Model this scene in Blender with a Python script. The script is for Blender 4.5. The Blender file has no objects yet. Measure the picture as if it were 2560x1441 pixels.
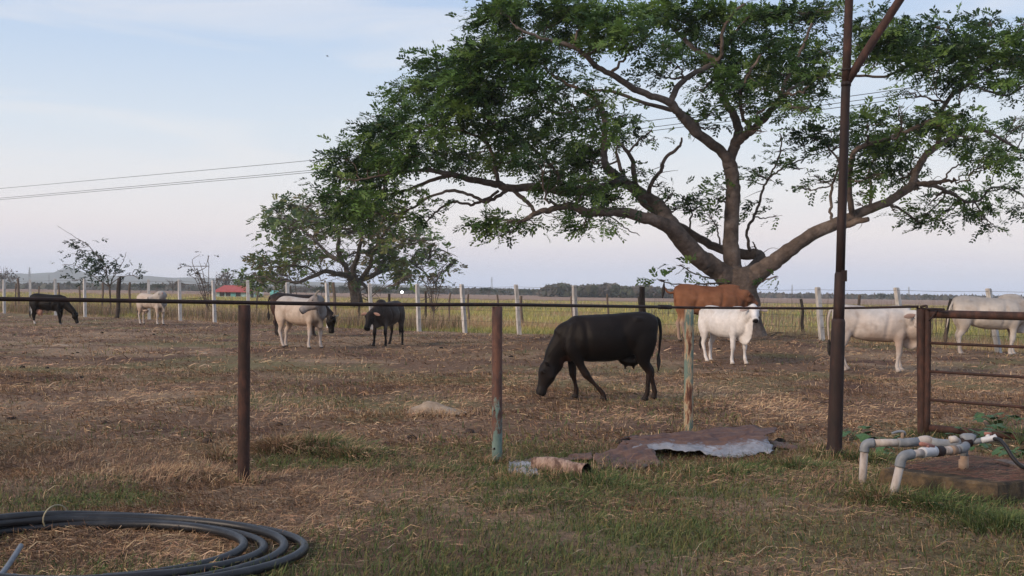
import bpy, bmesh, math, random
import numpy as np
from mathutils import Vector, Matrix, noise as mnoise

sc = bpy.context.scene
COL = sc.collection
R = math.radians

# ---------------------------------------------------------------- camera
F = 3000.0; CX = 1280.0; CY = 720.5          # photograph 2560 x 1441
CAMZ = 1.6
PITCH = math.atan(10.5 / F); ROLL = math.atan(0.0125)
fwd = Vector((0, math.cos(PITCH), math.sin(PITCH)))
r0 = Vector((1, 0, 0)); u0 = Vector((0, -math.sin(PITCH), math.cos(PITCH)))
rgt = r0 * math.cos(ROLL) + u0 * math.sin(ROLL)
upv = -r0 * math.sin(ROLL) + u0 * math.cos(ROLL)
CAM = Vector((0, 0, CAMZ))
cam = bpy.data.cameras.new('camera')
cam.sensor_width = 36; cam.lens = F / 2560 * 36
cam.clip_start = 0.1; cam.clip_end = 30000
camo = bpy.data.objects.new('camera', cam); COL.objects.link(camo)
m3 = Matrix((rgt, upv, -fwd)).transposed()
camo.matrix_world = Matrix.Translation(CAM) @ m3.to_4x4()
sc.camera = camo

# ---------------------------------------------------------------- sky: dusk, sun just down behind the camera's left
SUN_EL = R(7); SUN_AZ_DIR = Vector((-0.80, -0.60, 0)).normalized()
w = bpy.data.worlds.new('World'); sc.world = w; w.use_nodes = True
nt = w.node_tree; nt.nodes.clear()
N = lambda t: nt.nodes.new(t)
out = N('ShaderNodeOutputWorld'); bg = N('ShaderNodeBackground'); bg.inputs['Strength'].default_value = 1.16
sky = N('ShaderNodeTexSky'); sky.sky_type = 'NISHITA'; sky.sun_disc = False
sky.sun_elevation = R(4); sky.sun_rotation = math.atan2(SUN_AZ_DIR.x, SUN_AZ_DIR.y)
sky.air_density = 1.0; sky.dust_density = 1.5; sky.ozone_density = 1.5
tc = N('ShaderNodeTexCoord'); sep = N('ShaderNodeSeparateXYZ')
nt.links.new(tc.outputs['Generated'], sep.inputs[0])
ramp = N('ShaderNodeValToRGB'); cr = ramp.color_ramp
stops = [(0.0, (.46, .56, .78)), (0.012, (.54, .61, .78)), (0.030, (.64, .62, .69)), (0.050, (.71, .66, .68)),
         (0.085, (.68, .68, .71)), (0.13, (.58, .64, .72)), (0.19, (.46, .56, .71)), (0.24, (.39, .50, .69)),
         (0.5, (.42, .52, .72)), (1.0, (.36, .46, .65))]
while len(cr.elements) < len(stops): cr.elements.new(0.5)
for e, (p, c) in zip(cr.elements, stops):
    e.position = p; e.color = (*c, 1)
nt.links.new(sep.outputs['Z'], ramp.inputs[0])
# soft high cloud, flattened towards the horizon
mp = N('ShaderNodeMapping'); mp.inputs['Scale'].default_value = (3.0, 3.0, 26.0); mp.inputs['Rotation'].default_value = (0, R(4), 0)
nt.links.new(tc.outputs['Generated'], mp.inputs[0])
no = N('ShaderNodeTexNoise'); no.inputs['Scale'].default_value = 1.0; no.inputs['Detail'].default_value = 6; no.inputs['Roughness'].default_value = .55
no.inputs['Distortion'].default_value = .6
nt.links.new(mp.outputs[0], no.inputs['Vector'])
mr = N('ShaderNodeMapRange'); mr.inputs[1].default_value = .46; mr.inputs[2].default_value = .72; mr.inputs[3].default_value = 0; mr.inputs[4].default_value = .6
nt.links.new(no.outputs['Fac'], mr.inputs[0])
mixc = N('ShaderNodeMix'); mixc.data_type = 'RGBA'
mixc.inputs[7].default_value = (.74, .71, .71, 1)
nt.links.new(mr.outputs[0], mixc.inputs[0]); nt.links.new(ramp.outputs[0], mixc.inputs[6])
nmul = N('ShaderNodeMix'); nmul.data_type = 'RGBA'; nmul.blend_type = 'MULTIPLY'; nmul.inputs[0].default_value = 1
SKYK = 0.14
nmul.inputs[7].default_value = (SKYK, SKYK, SKYK, 1)
nt.links.new(sky.outputs[0], nmul.inputs[6])
mixs = N('ShaderNodeMix'); mixs.data_type = 'RGBA'; mixs.inputs[0].default_value = .12
nt.links.new(mixc.outputs[2], mixs.inputs[6]); nt.links.new(nmul.outputs[2], mixs.inputs[7])
nt.links.new(mixs.outputs[2], bg.inputs['Color']); nt.links.new(bg.outputs[0], out.inputs[0])

sun = bpy.data.lights.new('sun', 'SUN'); sun.energy = 2.6; sun.angle = R(22); sun.color = (1.0, .79, .60)
so = bpy.data.objects.new('sun', sun); COL.objects.link(so)
d = -(SUN_AZ_DIR * math.cos(R(25)) + Vector((0, 0, math.sin(R(25)))))
so.rotation_euler = d.to_track_quat('-Z', 'Y').to_euler()

vs = sc.view_settings
vs.view_transform = 'Standard'; vs.look = 'None'; vs.gamma = 1; vs.exposure = 0.22; vs.use_curve_mapping = False
sc.cycles.max_bounces = 6; sc.cycles.transparent_max_bounces = 6; sc.cycles.volume_bounces = 2
sc.cycles.use_denoising = True

# ---------------------------------------------------------------- helpers: photograph pixels to places on the ground
def ray(px, py):
    return fwd + rgt * ((px - CX) / F) + upv * ((CY - py) / F)
def P(px, py, d):
    return CAM + ray(px, py) * d
def G(px, py, z=0.0):
    r = ray(px, py)
    return CAM + r * ((z - CAMZ) / r.z)
def gd(px, py, z=0.0):
    return (z - CAMZ) / ray(px, py).z

_perm = np.random.RandomState(7).permutation(512)
_perm = np.concatenate([_perm, _perm, _perm])
_val = np.random.RandomState(8).rand(512)
def vn(x, y, seed=0):
    x = np.asarray(x, float) + seed * 17.13; y = np.asarray(y, float) + seed * 31.7
    xi = np.floor(x).astype(int); yi = np.floor(y).astype(int)
    fx = x - xi; fy = y - yi
    fx = fx * fx * (3 - 2 * fx); fy = fy * fy * (3 - 2 * fy)
    def h(a, b): return _val[_perm[(_perm[a & 511] + b) & 511]]
    return (h(xi, yi) * (1 - fx) + h(xi + 1, yi) * fx) * (1 - fy) + (h(xi, yi + 1) * (1 - fx) + h(xi + 1, yi + 1) * fx) * fy
def fbm(x, y, seed=0, oct=4):
    s = 0; a = .5; t = 0
    for i in range(oct):
        s = s + a * vn(x * 2 ** i, y * 2 ** i, seed + i); t += a; a *= .5
    return s / t

TREE_D = 36.0
TREE = P(1856, 850, TREE_D)
MOUNDS = [(TREE.x - .4, TREE.y - .6, .36, 4.2)]
def ht(x, y):
    x = np.asarray(x, float); y = np.asarray(y, float)
    r = np.hypot(x, y)
    fade = np.clip(1.2 - r / 110.0, 0.0, 1)
    z = (.10 * (fbm(x * .45, y * .45, 3, 3) - .5) + .07 * (fbm(x * 2.1, y * 2.1, 5, 3) - .5) + .03 * (vn(x * 6.5, y * 6.5, 9) - .5)) * fade
    for mx, my, a, s in MOUNDS:
        z = z + a * np.exp(-((x - mx) ** 2 + (y - my) ** 2) / (2 * s * s))
    return z
def hz(x, y): return float(ht(x, y))

def link(o, parent=None):
    COL.objects.link(o)
    if parent is not None: o.parent = parent
    return o
def tag(o, label=None, cat=None, group=None, kind=None):
    if label: o['label'] = label
    if cat: o['category'] = cat
    if group: o['group'] = group
    if kind: o['kind'] = kind
    return o
def empty(name, loc=(0, 0, 0), rz=0):
    o = bpy.data.objects.new(name, None); o.location = loc; o.rotation_euler = (0, 0, rz); o.empty_display_size = .2
    return link(o)

def fast_mesh(name, verts, quads=None, tris=None, colors=None, smooth=False):
    me = bpy.data.meshes.new(name)
    verts = np.ascontiguousarray(verts, dtype=np.float32)
    nq = 0 if quads is None else len(quads); ntri = 0 if tris is None else len(tris)
    li = []
    if nq: li.append(np.asarray(quads, np.int32).ravel())
    if ntri: li.append(np.asarray(tris, np.int32).ravel())
    li = np.concatenate(li)
    me.vertices.add(len(verts)); me.vertices.foreach_set('co', verts.ravel())
    me.loops.add(len(li)); me.loops.foreach_set('vertex_index', li)
    ls = np.concatenate([np.arange(nq) * 4, nq * 4 + np.arange(ntri) * 3]).astype(np.int32)
    me.polygons.add(nq + ntri); me.polygons.foreach_set('loop_start', ls)
    if smooth: me.polygons.foreach_set('use_smooth', np.ones(nq + ntri, bool))
    if colors is not None: add_col(me, colors)
    me.update(calc_edges=True)
    return me
def add_col(me, colors):
    c = np.ones((len(me.vertices), 4), np.float32); c[:, :3] = colors
    a = me.color_attributes.new('Col', 'FLOAT_COLOR', 'POINT'); a.data.foreach_set('color', c.ravel())

class MB:
    """collects shapes of ONE piece"""
    def __init__(s): s.v = []; s.f = []
    def add(s, v, f):
        o = len(s.v); s.v += [tuple(p) for p in v]; s.f += [tuple(i + o for i in q) for q in f]
    def mesh(s, name, smooth=True):
        me = bpy.data.meshes.new(name); me.from_pydata(s.v, [], s.f)
        if smooth: me.polygons.foreach_set('use_smooth', [True] * len(me.polygons))
        me.update(); return me
    def build(s, name, mat, parent=None, smooth=True, origin=None):
        if origin is not None:
            ox, oy, oz = origin; s.v = [(a - ox, b - oy, c - oz) for a, b, c in s.v]
        me = s.mesh(name, smooth)
        if mat: me.materials.append(mat)
        o = bpy.data.objects.new(name, me)
        if origin is not None: o.location = origin
        return link(o, parent)

def crom(pts, sub):
    """Catmull-Rom through rows of an array"""
    p = np.asarray(pts, float)
    if len(p) < 3:
        t = np.linspace(0, 1, sub + 1)[:, None]; return p[0] * (1 - t) + p[1] * t
    q = np.vstack([2 * p[0] - p[1], p, 2 * p[-1] - p[-2]])
    o = []
    t = np.linspace(0, 1, sub, endpoint=False)[:, None]
    for i in range(1, len(q) - 2):
        a, b, c, d = q[i - 1], q[i], q[i + 1], q[i + 2]
        o.append(.5 * (2 * b + (c - a) * t + (2 * a - 5 * b + 4 * c - d) * t ** 2 + (3 * b - a - 3 * c + d) * t ** 3))
    o.append(p[-1:]); return np.vstack(o)

def tube(mb, pts, rad, seg=10, caps=True, bump=0.0, seed=0):
    pts = np.asarray(pts, float); n = len(pts); rad = np.broadcast_to(np.asarray(rad, float), (n,))
    t = np.gradient(pts, axis=0); t /= np.linalg.norm(t, axis=1)[:, None] + 1e-12
    ref = np.array([0, 0, 1.]) if abs(t[0][2]) < .8 else np.array([1., 0, 0])
    s = np.cross(t[0], ref); s /= np.linalg.norm(s)
    v = []; ph = np.arange(seg) * 2 * math.pi / seg
    for i in range(n):
        s = s - t[i] * s.dot(t[i]); s /= np.linalg.norm(s) + 1e-12
        b = np.cross(t[i], s)
        rr = np.full(seg, rad[i])
        if bump:
            rr = rr * (1 + bump * (vn(np.cos(ph) * 1.1 + 5 + seed * 3.1, np.sin(ph) * 1.1 + 5 + i * .16 + seed) * 2 - 1))
        v += list(pts[i] + np.outer(np.cos(ph) * rr, s) + np.outer(np.sin(ph) * rr, b))
    f = [(i * seg + j, i * seg + (j + 1) % seg, (i + 1) * seg + (j + 1) % seg, (i + 1) * seg + j) for i in range(n - 1) for j in range(seg)]
    if caps:
        v += [pts[0], pts[-1]]
        f += [(n * seg, (j + 1) % seg, j) for j in range(seg)]
        f += [(n * seg + 1, (n - 1) * seg + j, (n - 1) * seg + (j + 1) % seg) for j in range(seg)]
    mb.add(v, f)

def box(mb, c, hx, hy, hz_, rot=None):
    pts = [Vector((sx * hx, sy * hy, sz * hz_)) for sz in (-1, 1) for sy in (-1, 1) for sx in (-1, 1)]
    if rot is not None: pts = [rot @ p for p in pts]
    pts = [p + Vector(c) for p in pts]
    mb.add(pts, [(0, 2, 3, 1), (4, 5, 7, 6), (0, 1, 5, 4), (2, 6, 7, 3), (0, 4, 6, 2), (1, 3, 7, 5)])

# ---------------------------------------------------------------- materials
def newmat(name):
    m = bpy.data.materials.new(name); m.use_nodes = True
    n = m.node_tree; b = n.nodes['Principled BSDF']
    return m, n, b
def noise_node(n, scale, detail=5, rough=.6, coord='Object', stretch=None):
    tcn = n.nodes.new('ShaderNodeTexCoord'); t = n.nodes.new('ShaderNodeTexNoise')
    t.inputs['Scale'].default_value = scale; t.inputs['Detail'].default_value = detail; t.inputs['Roughness'].default_value = rough
    if stretch:
        mpn = n.nodes.new('ShaderNodeMapping'); mpn.inputs['Scale'].default_value = stretch
        n.links.new(tcn.outputs[coord], mpn.inputs[0]); n.links.new(mpn.outputs[0], t.inputs['Vector'])
    else: n.links.new(tcn.outputs[coord], t.inputs['Vector'])
    return t
def ramp_node(n, fac, stops):
    r = n.nodes.new('ShaderNodeValToRGB'); c = r.color_ramp
    while len(c.elements) < len(stops): c.elements.new(.5)
    for e, (p, col) in zip(c.elements, stops): e.position = p; e.color = (*col, 1)
    n.links.new(fac, r.inputs[0]); return r
def pm(name, stops, scale=6, rough=.8, bump=.2, detail=6, coord='Object', stretch=None, metallic=0, bscale=None, bdist=.02, spec=.3):
    m, n, b = newmat(name)
    t = noise_node(n, scale, detail, .65, coord, stretch)
    r = ramp_node(n, t.outputs['Fac'], stops)
    n.links.new(r.outputs[0], b.inputs['Base Color'])
    b.inputs['Roughness'].default_value = rough; b.inputs['Metallic'].default_value = metallic
    b.inputs['Specular IOR Level'].default_value = spec
    if bump:
        t2 = noise_node(n, bscale or scale * 4, 6, .65, coord, stretch)
        bn = n.nodes.new('ShaderNodeBump'); bn.inputs['Strength'].default_value = bump; bn.inputs['Distance'].default_value = bdist
        n.links.new(t2.outputs['Fac'], bn.inputs['Height']); n.links.new(bn.outputs[0], b.inputs['Normal'])
    return m
def attr_mat(name, rough=.8, transl=0.0, vary=.25, vscale=9, spec=.2, sheen=0, bump=0, coord='Object'):
    m, n, b = newmat(name)
    a = n.nodes.new('ShaderNodeAttribute'); a.attribute_name = 'Col'
    t = noise_node(n, vscale, 5, .6, coord)
    mrn = n.nodes.new('ShaderNodeMapRange'); mrn.inputs[1].default_value = .3; mrn.inputs[2].default_value = .7
    mrn.inputs[3].default_value = 1 - vary; mrn.inputs[4].default_value = 1 + vary
    n.links.new(t.outputs['Fac'], mrn.inputs[0])
    mx = n.nodes.new('ShaderNodeVectorMath'); mx.operation = 'SCALE'
    n.links.new(a.outputs['Color'], mx.inputs[0]); n.links.new(mrn.outputs[0], mx.inputs['Scale'])
    n.links.new(mx.outputs[0], b.inputs['Base Color'])
    b.inputs['Roughness'].default_value = rough; b.inputs['Specular IOR Level'].default_value = spec
    if sheen: b.inputs['Sheen Weight'].default_value = sheen
    if bump:
        t2 = noise_node(n, 60, 4, .6, coord, (1, 1, .4)); bn = n.nodes.new('ShaderNodeBump'); bn.inputs['Strength'].default_value = bump; bn.inputs['Distance'].default_value = .01
        n.links.new(t2.outputs['Fac'], bn.inputs['Height']); n.links.new(bn.outputs[0], b.inputs['Normal'])
    if transl:
        tr = n.nodes.new('ShaderNodeBsdfTranslucent'); ms = n.nodes.new('ShaderNodeMixShader'); ms.inputs[0].default_value = transl
        o = n.nodes['Material Output']
        n.links.new(mx.outputs[0], tr.inputs['Color']); n.links.new(b.outputs[0], ms.inputs[1]); n.links.new(tr.outputs[0], ms.inputs[2]); n.links.new(ms.outputs[0], o.inputs[0])
    return m

M = {}
M['rust'] = pm('rusty_pipe', [(.25, (.020, .012, .010)), (.5, (.042, .021, .016)), (.68, (.085, .036, .024)), (.8, (.14, .072, .05))], 14, .75, .35, stretch=(1, 1, .5), bdist=.01)
M['rust_dark'] = pm('dark_rusty_pipe', [(.3, (.012, .008, .0075)), (.55, (.028, .015, .0125)), (.75, (.062, .028, .021))], 9, .7, .3, stretch=(1, 1, .4), bdist=.01)
M['concrete_post'] = pm('weathered_concrete', [(.25, (.24, .22, .20)), (.5, (.46, .44, .42)), (.7, (.62, .60, .58))], 5, .9, .3, stretch=(2, 2, .6))
M['old_wood'] = pm('grey_old_wood', [(.3, (.06, .045, .036)), (.55, (.14, .105, .085)), (.75, (.24, .19, .16))], 8, .9, .5, stretch=(3, 3, .4))
M['dark_wood'] = pm('dark_old_wood', [(.3, (.022, .017, .015)), (.55, (.045, .034, .028)), (.75, (.085, .065, .055))], 8, .9, .5, stretch=(3, 3, .4))
M['wire'] = pm('dull_wire', [(.3, (.05, .042, .04)), (.7, (.10, .085, .08))], 30, .6, 0, metallic=.4)
M['bark'] = pm('smooth_brown_bark', [(.24, (.028, .022, .019)), (.40, (.080, .060, .049)), (.54, (.14, .105, .085)), (.66, (.20, .16, .135)), (.78, (.30, .255, .225))], 2.2, .9, .9, detail=11, bscale=7, bdist=.09)
M['bark_grey'] = pm('grey_bark', [(.25, (.035, .027, .023)), (.5, (.085, .065, .055)), (.75, (.16, .13, .11))], 3, .9, .5, bscale=9, bdist=.05)
M['leaf'] = attr_mat('leaf', .5, .30, .2, 3, .3)
M['grass'] = attr_mat('grass_blades', .75, .15, .12, 30, .15)
M['hide'] = attr_mat('cattle_hide', .75, 0, .13, 7, .12, 0, .25)
M['hide_dark'] = attr_mat('dark_cattle_hide', .55, 0, .35, 6, .14, 0, .3)
M['horn'] = pm('horn', [(.3, (.16, .13, .10)), (.7, (.40, .35, .29))], 10, .5, .1)
M['eye'] = pm('eye', [(.3, (.008, .006, .005)), (.7, (.012, .01, .008))], 10, .15, 0, spec=.5)
M['hair_black'] = pm('black_hair', [(.3, (.010, .009, .009)), (.7, (.030, .025, .022))], 40, .7, .4)
M['hair_brown'] = pm('brown_hair', [(.3, (.05, .035, .028)), (.7, (.12, .09, .07))], 40, .8, .4)

# ================================================================ GROUND
FP = [(P(px, 0, 1) * 0, px) for px in ()]
def fence_line(px):
    """distance of the far wire fence along the ray of px"""
    base = np.interp(px, [-400, 10, 535, 1043, 1290, 1900, 2050, 2495, 3000], [764, 784, 806, 831, 837, 860, 875, 890, 912])
    return gd(px, float(base))
_fx = [-400, 10, 535, 1043, 1290, 1700, 2050, 2495, 3000]
_fp = [P(px, CY, fence_line(px)) for px in _fx]
FXs = np.array([p.x for p in _fp]); FYs = np.array([p.y for p in _fp])
def fence_y(x): return np.interp(x, FXs, FYs, left=FYs[0] + 20, right=FYs[-1] - 4)

def build_ground():
    ys = np.concatenate([np.linspace(-60, 4.5, 30, endpoint=False), np.linspace(4.5, 16, 150, endpoint=False), np.linspace(16, 60, 170, endpoint=False),
                         np.geomspace(60, 3900, 80)])
    us = np.linspace(-1, 1, 261); us = np.sign(us) * np.abs(us) ** 1.15
    W = np.where(ys < 6, 9.0, 9 + (ys - 6) * .85); W = np.where(ys < 4.5, 9 + (4.5 - ys) * .8, W)
    X = us[None, :] * W[:, None]; Y = np.repeat(ys[:, None], len(us), 1)
    Z = ht(X, Y)
    nr, nc = X.shape
    v = np.stack([X, Y, Z], -1).reshape(-1, 3)
    i = np.arange(nr - 1)[:, None] * nc + np.arange(nc - 1)[None, :]
    q = np.stack([i, i + 1, i + nc + 1, i + nc], -1).reshape(-1, 4)
    # how far beyond the wire fence each spot lies (0 in the paddock, 1 in the field)
    fy = fence_y(X) + .8 + 1.5 * (fbm(X * .5, Y * .5, 11, 3) - .5)
    fld = np.clip((Y - fy) / 1.2, 0, 1)
    far = Y - fence_y(X)
    def mix(a, b, t): return a + (np.array(b) - a) * t[..., None]
    c = np.zeros(X.shape + (3,)); c[:] = (.165, .108, .075)
    n1 = np.clip((fbm(X * .35, Y * .35, 21, 4) - .42) * 5, 0, 1); c = mix(c, (.26, .185, .125), n1)
    n2 = np.clip((fbm(X * .9, Y * .9, 24, 4) - .55) * 5, 0, 1); c = mix(c, (.105, .064, .05), n2)
    n3 = np.clip((fbm(X * .5 + 9, Y * .5, 29, 4) - .56) * 6, 0, 1); c = mix(c, (.15, .135, .068), n3 * .8)
    f = np.zeros_like(c); f[:] = (.235, .205, .072)
    fn = np.clip((fbm(X * .06, Y * .03, 31, 4) - .5) * 6, 0, 1); f = mix(f, (.27, .185, .095), fn)
    fn = np.clip((fbm(X * .10, Y * .05, 37, 4) - .55) * 6, 0, 1); f = mix(f, (.19, .185, .062), fn)
    verge = np.clip(1 - far / 7, 0, 1); f = mix(f, (.19, .175, .075), verge * .8)
    path = np.exp(-((far - 13 - 2 * (fbm(X * .1, Y * .1, 41, 2) - .5)) / 1.3) ** 2) * (X < 3); f = mix(f, (.34, .25, .18), path * .7)
    br = np.clip((Y - 210) / 60, 0, 1); f = mix(f, (.22, .15, .11), br)
    c = c * (1 + .18 * np.clip((Y - 11) / 5, 0, 1))[..., None]; f = f * 1.4
    c = c * (1 - fld[..., None]) + f * fld[..., None]
    me = fast_mesh('ground', v, q, None, c.reshape(-1, 3), True)
    m, n, b = newmat('ground_earth')
    a = n.nodes.new('ShaderNodeAttribute'); a.attribute_name = 'Col'
    t1 = noise_node(n, 9, 9, .75); t2 = noise_node(n, 70, 8, .75)
    r1 = ramp_node(n, t1.outputs['Fac'], [(.32, (.50, .47, .45)), (.5, (.95, .93, .92)), (.68, (1.4, 1.36, 1.28))])
    r2 = ramp_node(n, t2.outputs['Fac'], [(.35, (.45, .44, .43)), (.65, (1.4, 1.4, 1.4))])
    mu = n.nodes.new('ShaderNodeVectorMath'); mu.operation = 'MULTIPLY'; mu2 = n.nodes.new('ShaderNodeVectorMath'); mu2.operation = 'MULTIPLY'
    n.links.new(a.outputs['Color'], mu.inputs[0]); n.links.new(r1.outputs[0], mu.inputs[1])
    n.links.new(mu.outputs[0], mu2.inputs[0]); n.links.new(r2.outputs[0], mu2.inputs[1]); n.links.new(mu2.outputs[0], b.inputs['Base Color'])
    b.inputs['Roughness'].default_value = .95; b.inputs['Specular IOR Level'].default_value = .1
    bn = n.nodes.new('ShaderNodeBump'); bn.inputs['Strength'].default_value = .8; bn.inputs['Distance'].default_value = .03
    n.links.new(t2.outputs['Fac'], bn.inputs['Height']); n.links.new(bn.outputs[0], b.inputs['Normal'])
    me.materials.append(m)
    tag(link(bpy.data.objects.new('ground', me)), 'trampled brown paddock running on into a flat yellow green field', 'ground', kind='structure')
build_ground()

# ---------------------------------------------------------------- far hills on the left
def hills(name, label, prof, D, mat, depth):
    mb = MB()
    xs = [p[0] for p in prof]
    px = np.linspace(xs[0], xs[-1], 140)
    py = np.interp(px, xs, [p[1] for p in prof]) + (fbm(px * .03, px * 0, 51, 4) - .5) * 5
    v = []
    for a, b in zip(px, py):
        q = P(a, b, D); v.append((q.x, q.y, -5)); v.append((q.x, q.y + depth * .35, max(q.z * .62, -4))); v.append((q.x, q.y + depth * .6, q.z)); v.append((q.x, q.y + depth * 1.4, -5))
    f = [(i * 4 + k, (i + 1) * 4 + k, (i + 1) * 4 + k + 1, i * 4 + k + 1) for i in range(len(px) - 1) for k in range(3)]
    mb.add(v, f)
    tag(mb.build(name, mat), label, 'hills', kind='structure')
M['hill'] = pm('wooded_hill', [(.3, (.035, .05, .035)), (.7, (.07, .085, .055))], .01, .95, 0)
hills('hills', 'far wooded hills fading to blue behind the plain', [(-900, 690), (-300, 672), (-60, 680), (30, 676), (48, 662), (66, 660), (92, 680), (130, 686), (240, 684), (330, 690), (430, 690), (560, 697), (760, 702), (1000, 712), (1180, 722)], 2600, M['hill'], 450)

# ================================================================ grass
rs = np.random.RandomState(3)
def ribbons(px, py, L, Wd, head, e0, e1, base_col, tip_col, kink=None, lift=0.0):
    """curved grass blades: five points each"""
    n = len(px)
    z = ht(px, py) + lift
    hx, hy = np.cos(head), np.sin(head)
    roll = rs.rand(n) * .9
    wx, wy, wz = -hy * np.cos(roll), hx * np.cos(roll), np.sin(roll)
    p0 = np.stack([px, py, z - .004], 1)
    s = L * .5
    h2 = head + (kink if kink is not None else 0)
    p1 = p0 + np.stack([hx * np.cos(e0) * s, hy * np.cos(e0) * s, np.sin(e0) * s], 1)
    p2 = p1 + np.stack([np.cos(h2) * np.cos(e1) * s, np.sin(h2) * np.cos(e1) * s, np.sin(e1) * s], 1)
    zt = ht(p2[:, 0], p2[:, 1]) + .006; p2[:, 2] = np.maximum(p2[:, 2], zt)
    wv = np.stack([wx, wy, wz], 1) * (Wd * .5)[:, None]
    V = np.stack([p0 - wv, p0 + wv, p1 + wv * .85, p1 - wv * .85, p2], 1).reshape(-1, 3)
    o = np.arange(n)[:, None] * 5
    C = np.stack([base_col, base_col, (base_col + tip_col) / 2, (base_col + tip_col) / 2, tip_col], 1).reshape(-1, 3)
    return V, o + np.array([[0, 1, 2, 3]]), o + np.array([[3, 2, 4]]), C
def stuff(name, label, cat, parts):
    V = []; Q = []; T = []; C = []; o = 0
    for v, q, t, c in parts:
        V.append(v); Q.append(q + o); T.append(t + o); C.append(c); o += len(v)
    me = fast_mesh(name, np.vstack(V), np.vstack(Q), np.vstack(T), np.vstack(C))
    me.materials.append(M['grass'])
    return tag(link(bpy.data.objects.new(name, me)), label, cat, kind='stuff')
def scatter(n, d0, d1, margin=1.22, p=1.0):
    u = rs.rand(n)
    d = (d0 ** (2 * p) + u * (d1 ** (2 * p) - d0 ** (2 * p))) ** (1 / (2 * p))
    x = (rs.rand(n) - .5) * (2560 / F) * d * margin
    return x, d
def pick(cols, n, jit=.22, gain=1.0):
    c = np.array(cols)[rs.randint(0, len(cols), n)]
    return c * gain * (1 + (rs.rand(n, 1) - .5) * 2 * jit) * (1 + (rs.rand(n, 3) - .5) * .12)
STRAW = [(.30, .21, .14), (.24, .165, .11), (.19, .125, .085), (.34, .255, .18), (.15, .10, .07), (.25, .16, .115)]
BROWN = [(.13, .085, .06), (.10, .066, .05), (.16, .11, .075), (.085, .058, .045), (.19, .13, .09)]
GREEN = [(.075, .105, .032), (.055, .085, .03), (.10, .125, .045), (.045, .07, .028), (.12, .13, .05)]
STRAW = [tuple(q * k for q, k in zip(c, (1.66, 1.58, 1.36))) for c in STRAW]; BROWN = [tuple(q * k for q, k in zip(c, (1.55, 1.42, 1.25))) for c in BROWN]; GREEN = [tuple(q * 1.25 for q in c) for c in GREEN]
KEEPOUT = []          # (x, y, r) places kept free of tall blades
def keep(x, y, prob):
    return rs.rand(len(x)) < prob
def greenness(x, y):
    g = np.clip((fbm(x * .55, y * .55, 61, 4) - .47) * 5, 0, 1)
    near = np.clip((13.5 - y) / 4, 0, 1)
    rightward = np.clip((x + .35 * y * .2 + .8) / 2.2, 0, 1)
    return np.clip(g * .75 * (.25 + near) + near * rightward * .42, 0, 1)
def paddock(x, y): return y < fence_y(x) + .6

parts = []; gparts = []
for (n, d0, d1, wk) in ((230000, 5.6, 12.5, 1.0), (125000, 12.5, 24, 1.9), (70000, 24, 62, 3.6)):
    x, y = scatter(n, d0, d1, 1.25, .8 if d0 < 10 else .75)
    patch = fbm(x * .8, y * .8, 71, 4); k = paddock(x, y) & (rs.rand(n) < np.clip((patch - .33) * 4.5, .42, 1))
    x, y = x[k], y[k]; n = len(x); g = greenness(x, y)
    isg = rs.rand(n) < g
    # lying straw and short dry stubble
    xs, ys = x[~isg], y[~isg]; m = len(xs); lying = rs.rand(m) < .62
    L = np.where(lying, .05 + .17 * rs.rand(m) ** 2.0, .025 + .07 * rs.rand(m) ** 1.5) * (1 + .25 * (wk - 1))
    Wd = np.where(lying, .0035 + .004 * rs.rand(m), .003 + .003 * rs.rand(m)) * wk
    e0 = np.where(lying, .05 + .55 * rs.rand(m) ** 2, .7 + .8 * rs.rand(m)); e1 = np.where(lying, -.35 + .4 * rs.rand(m), e0 - .9 * rs.rand(m))
    lightp = np.clip((fbm(xs * 1.1 + 5, ys * 1.1, 77, 3) - .30) * 2.4, 0, 1)
    cs = np.where((rs.rand(m) < .22 + .55 * lightp)[:, None], pick(STRAW, m, .3), pick(BROWN, m, .35)) * (1 + .14 * (wk > 1.5))
    hdg = 9 * fbm(xs * .45, ys * .45, 73, 2) + rs.randn(m) * 1.0
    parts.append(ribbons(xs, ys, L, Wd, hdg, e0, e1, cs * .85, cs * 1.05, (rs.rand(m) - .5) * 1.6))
    xg, yg = x[isg], y[isg]; m = len(xg)
    cg = pick(GREEN, m, .3)
    yel = rs.rand(m, 1) < .25; cg = np.where(yel, pick([(.20, .17, .07), (.17, .15, .06)], m), cg)
    e0 = .6 + .9 * rs.rand(m)
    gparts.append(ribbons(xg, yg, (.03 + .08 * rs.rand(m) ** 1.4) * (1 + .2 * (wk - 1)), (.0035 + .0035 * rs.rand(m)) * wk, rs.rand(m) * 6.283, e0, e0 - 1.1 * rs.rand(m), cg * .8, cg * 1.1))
# conspicuous long pale straws near the camera
n = 2200; x, y = scatter(n, 5.8, 17, 1.2, .9); c = pick([(.34, .26, .18), (.30, .22, .15), (.40, .31, .22)], n, .2)
parts.append(ribbons(x, y, .08 + .20 * rs.rand(n) ** 1.6, .0035 + .003 * rs.rand(n), rs.rand(n) * 6.283, .05 + .45 * rs.rand(n) ** 1.8, -.35 + .35 * rs.rand(n), c, c, (rs.rand(n) - .5) * .9, .008))
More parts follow.
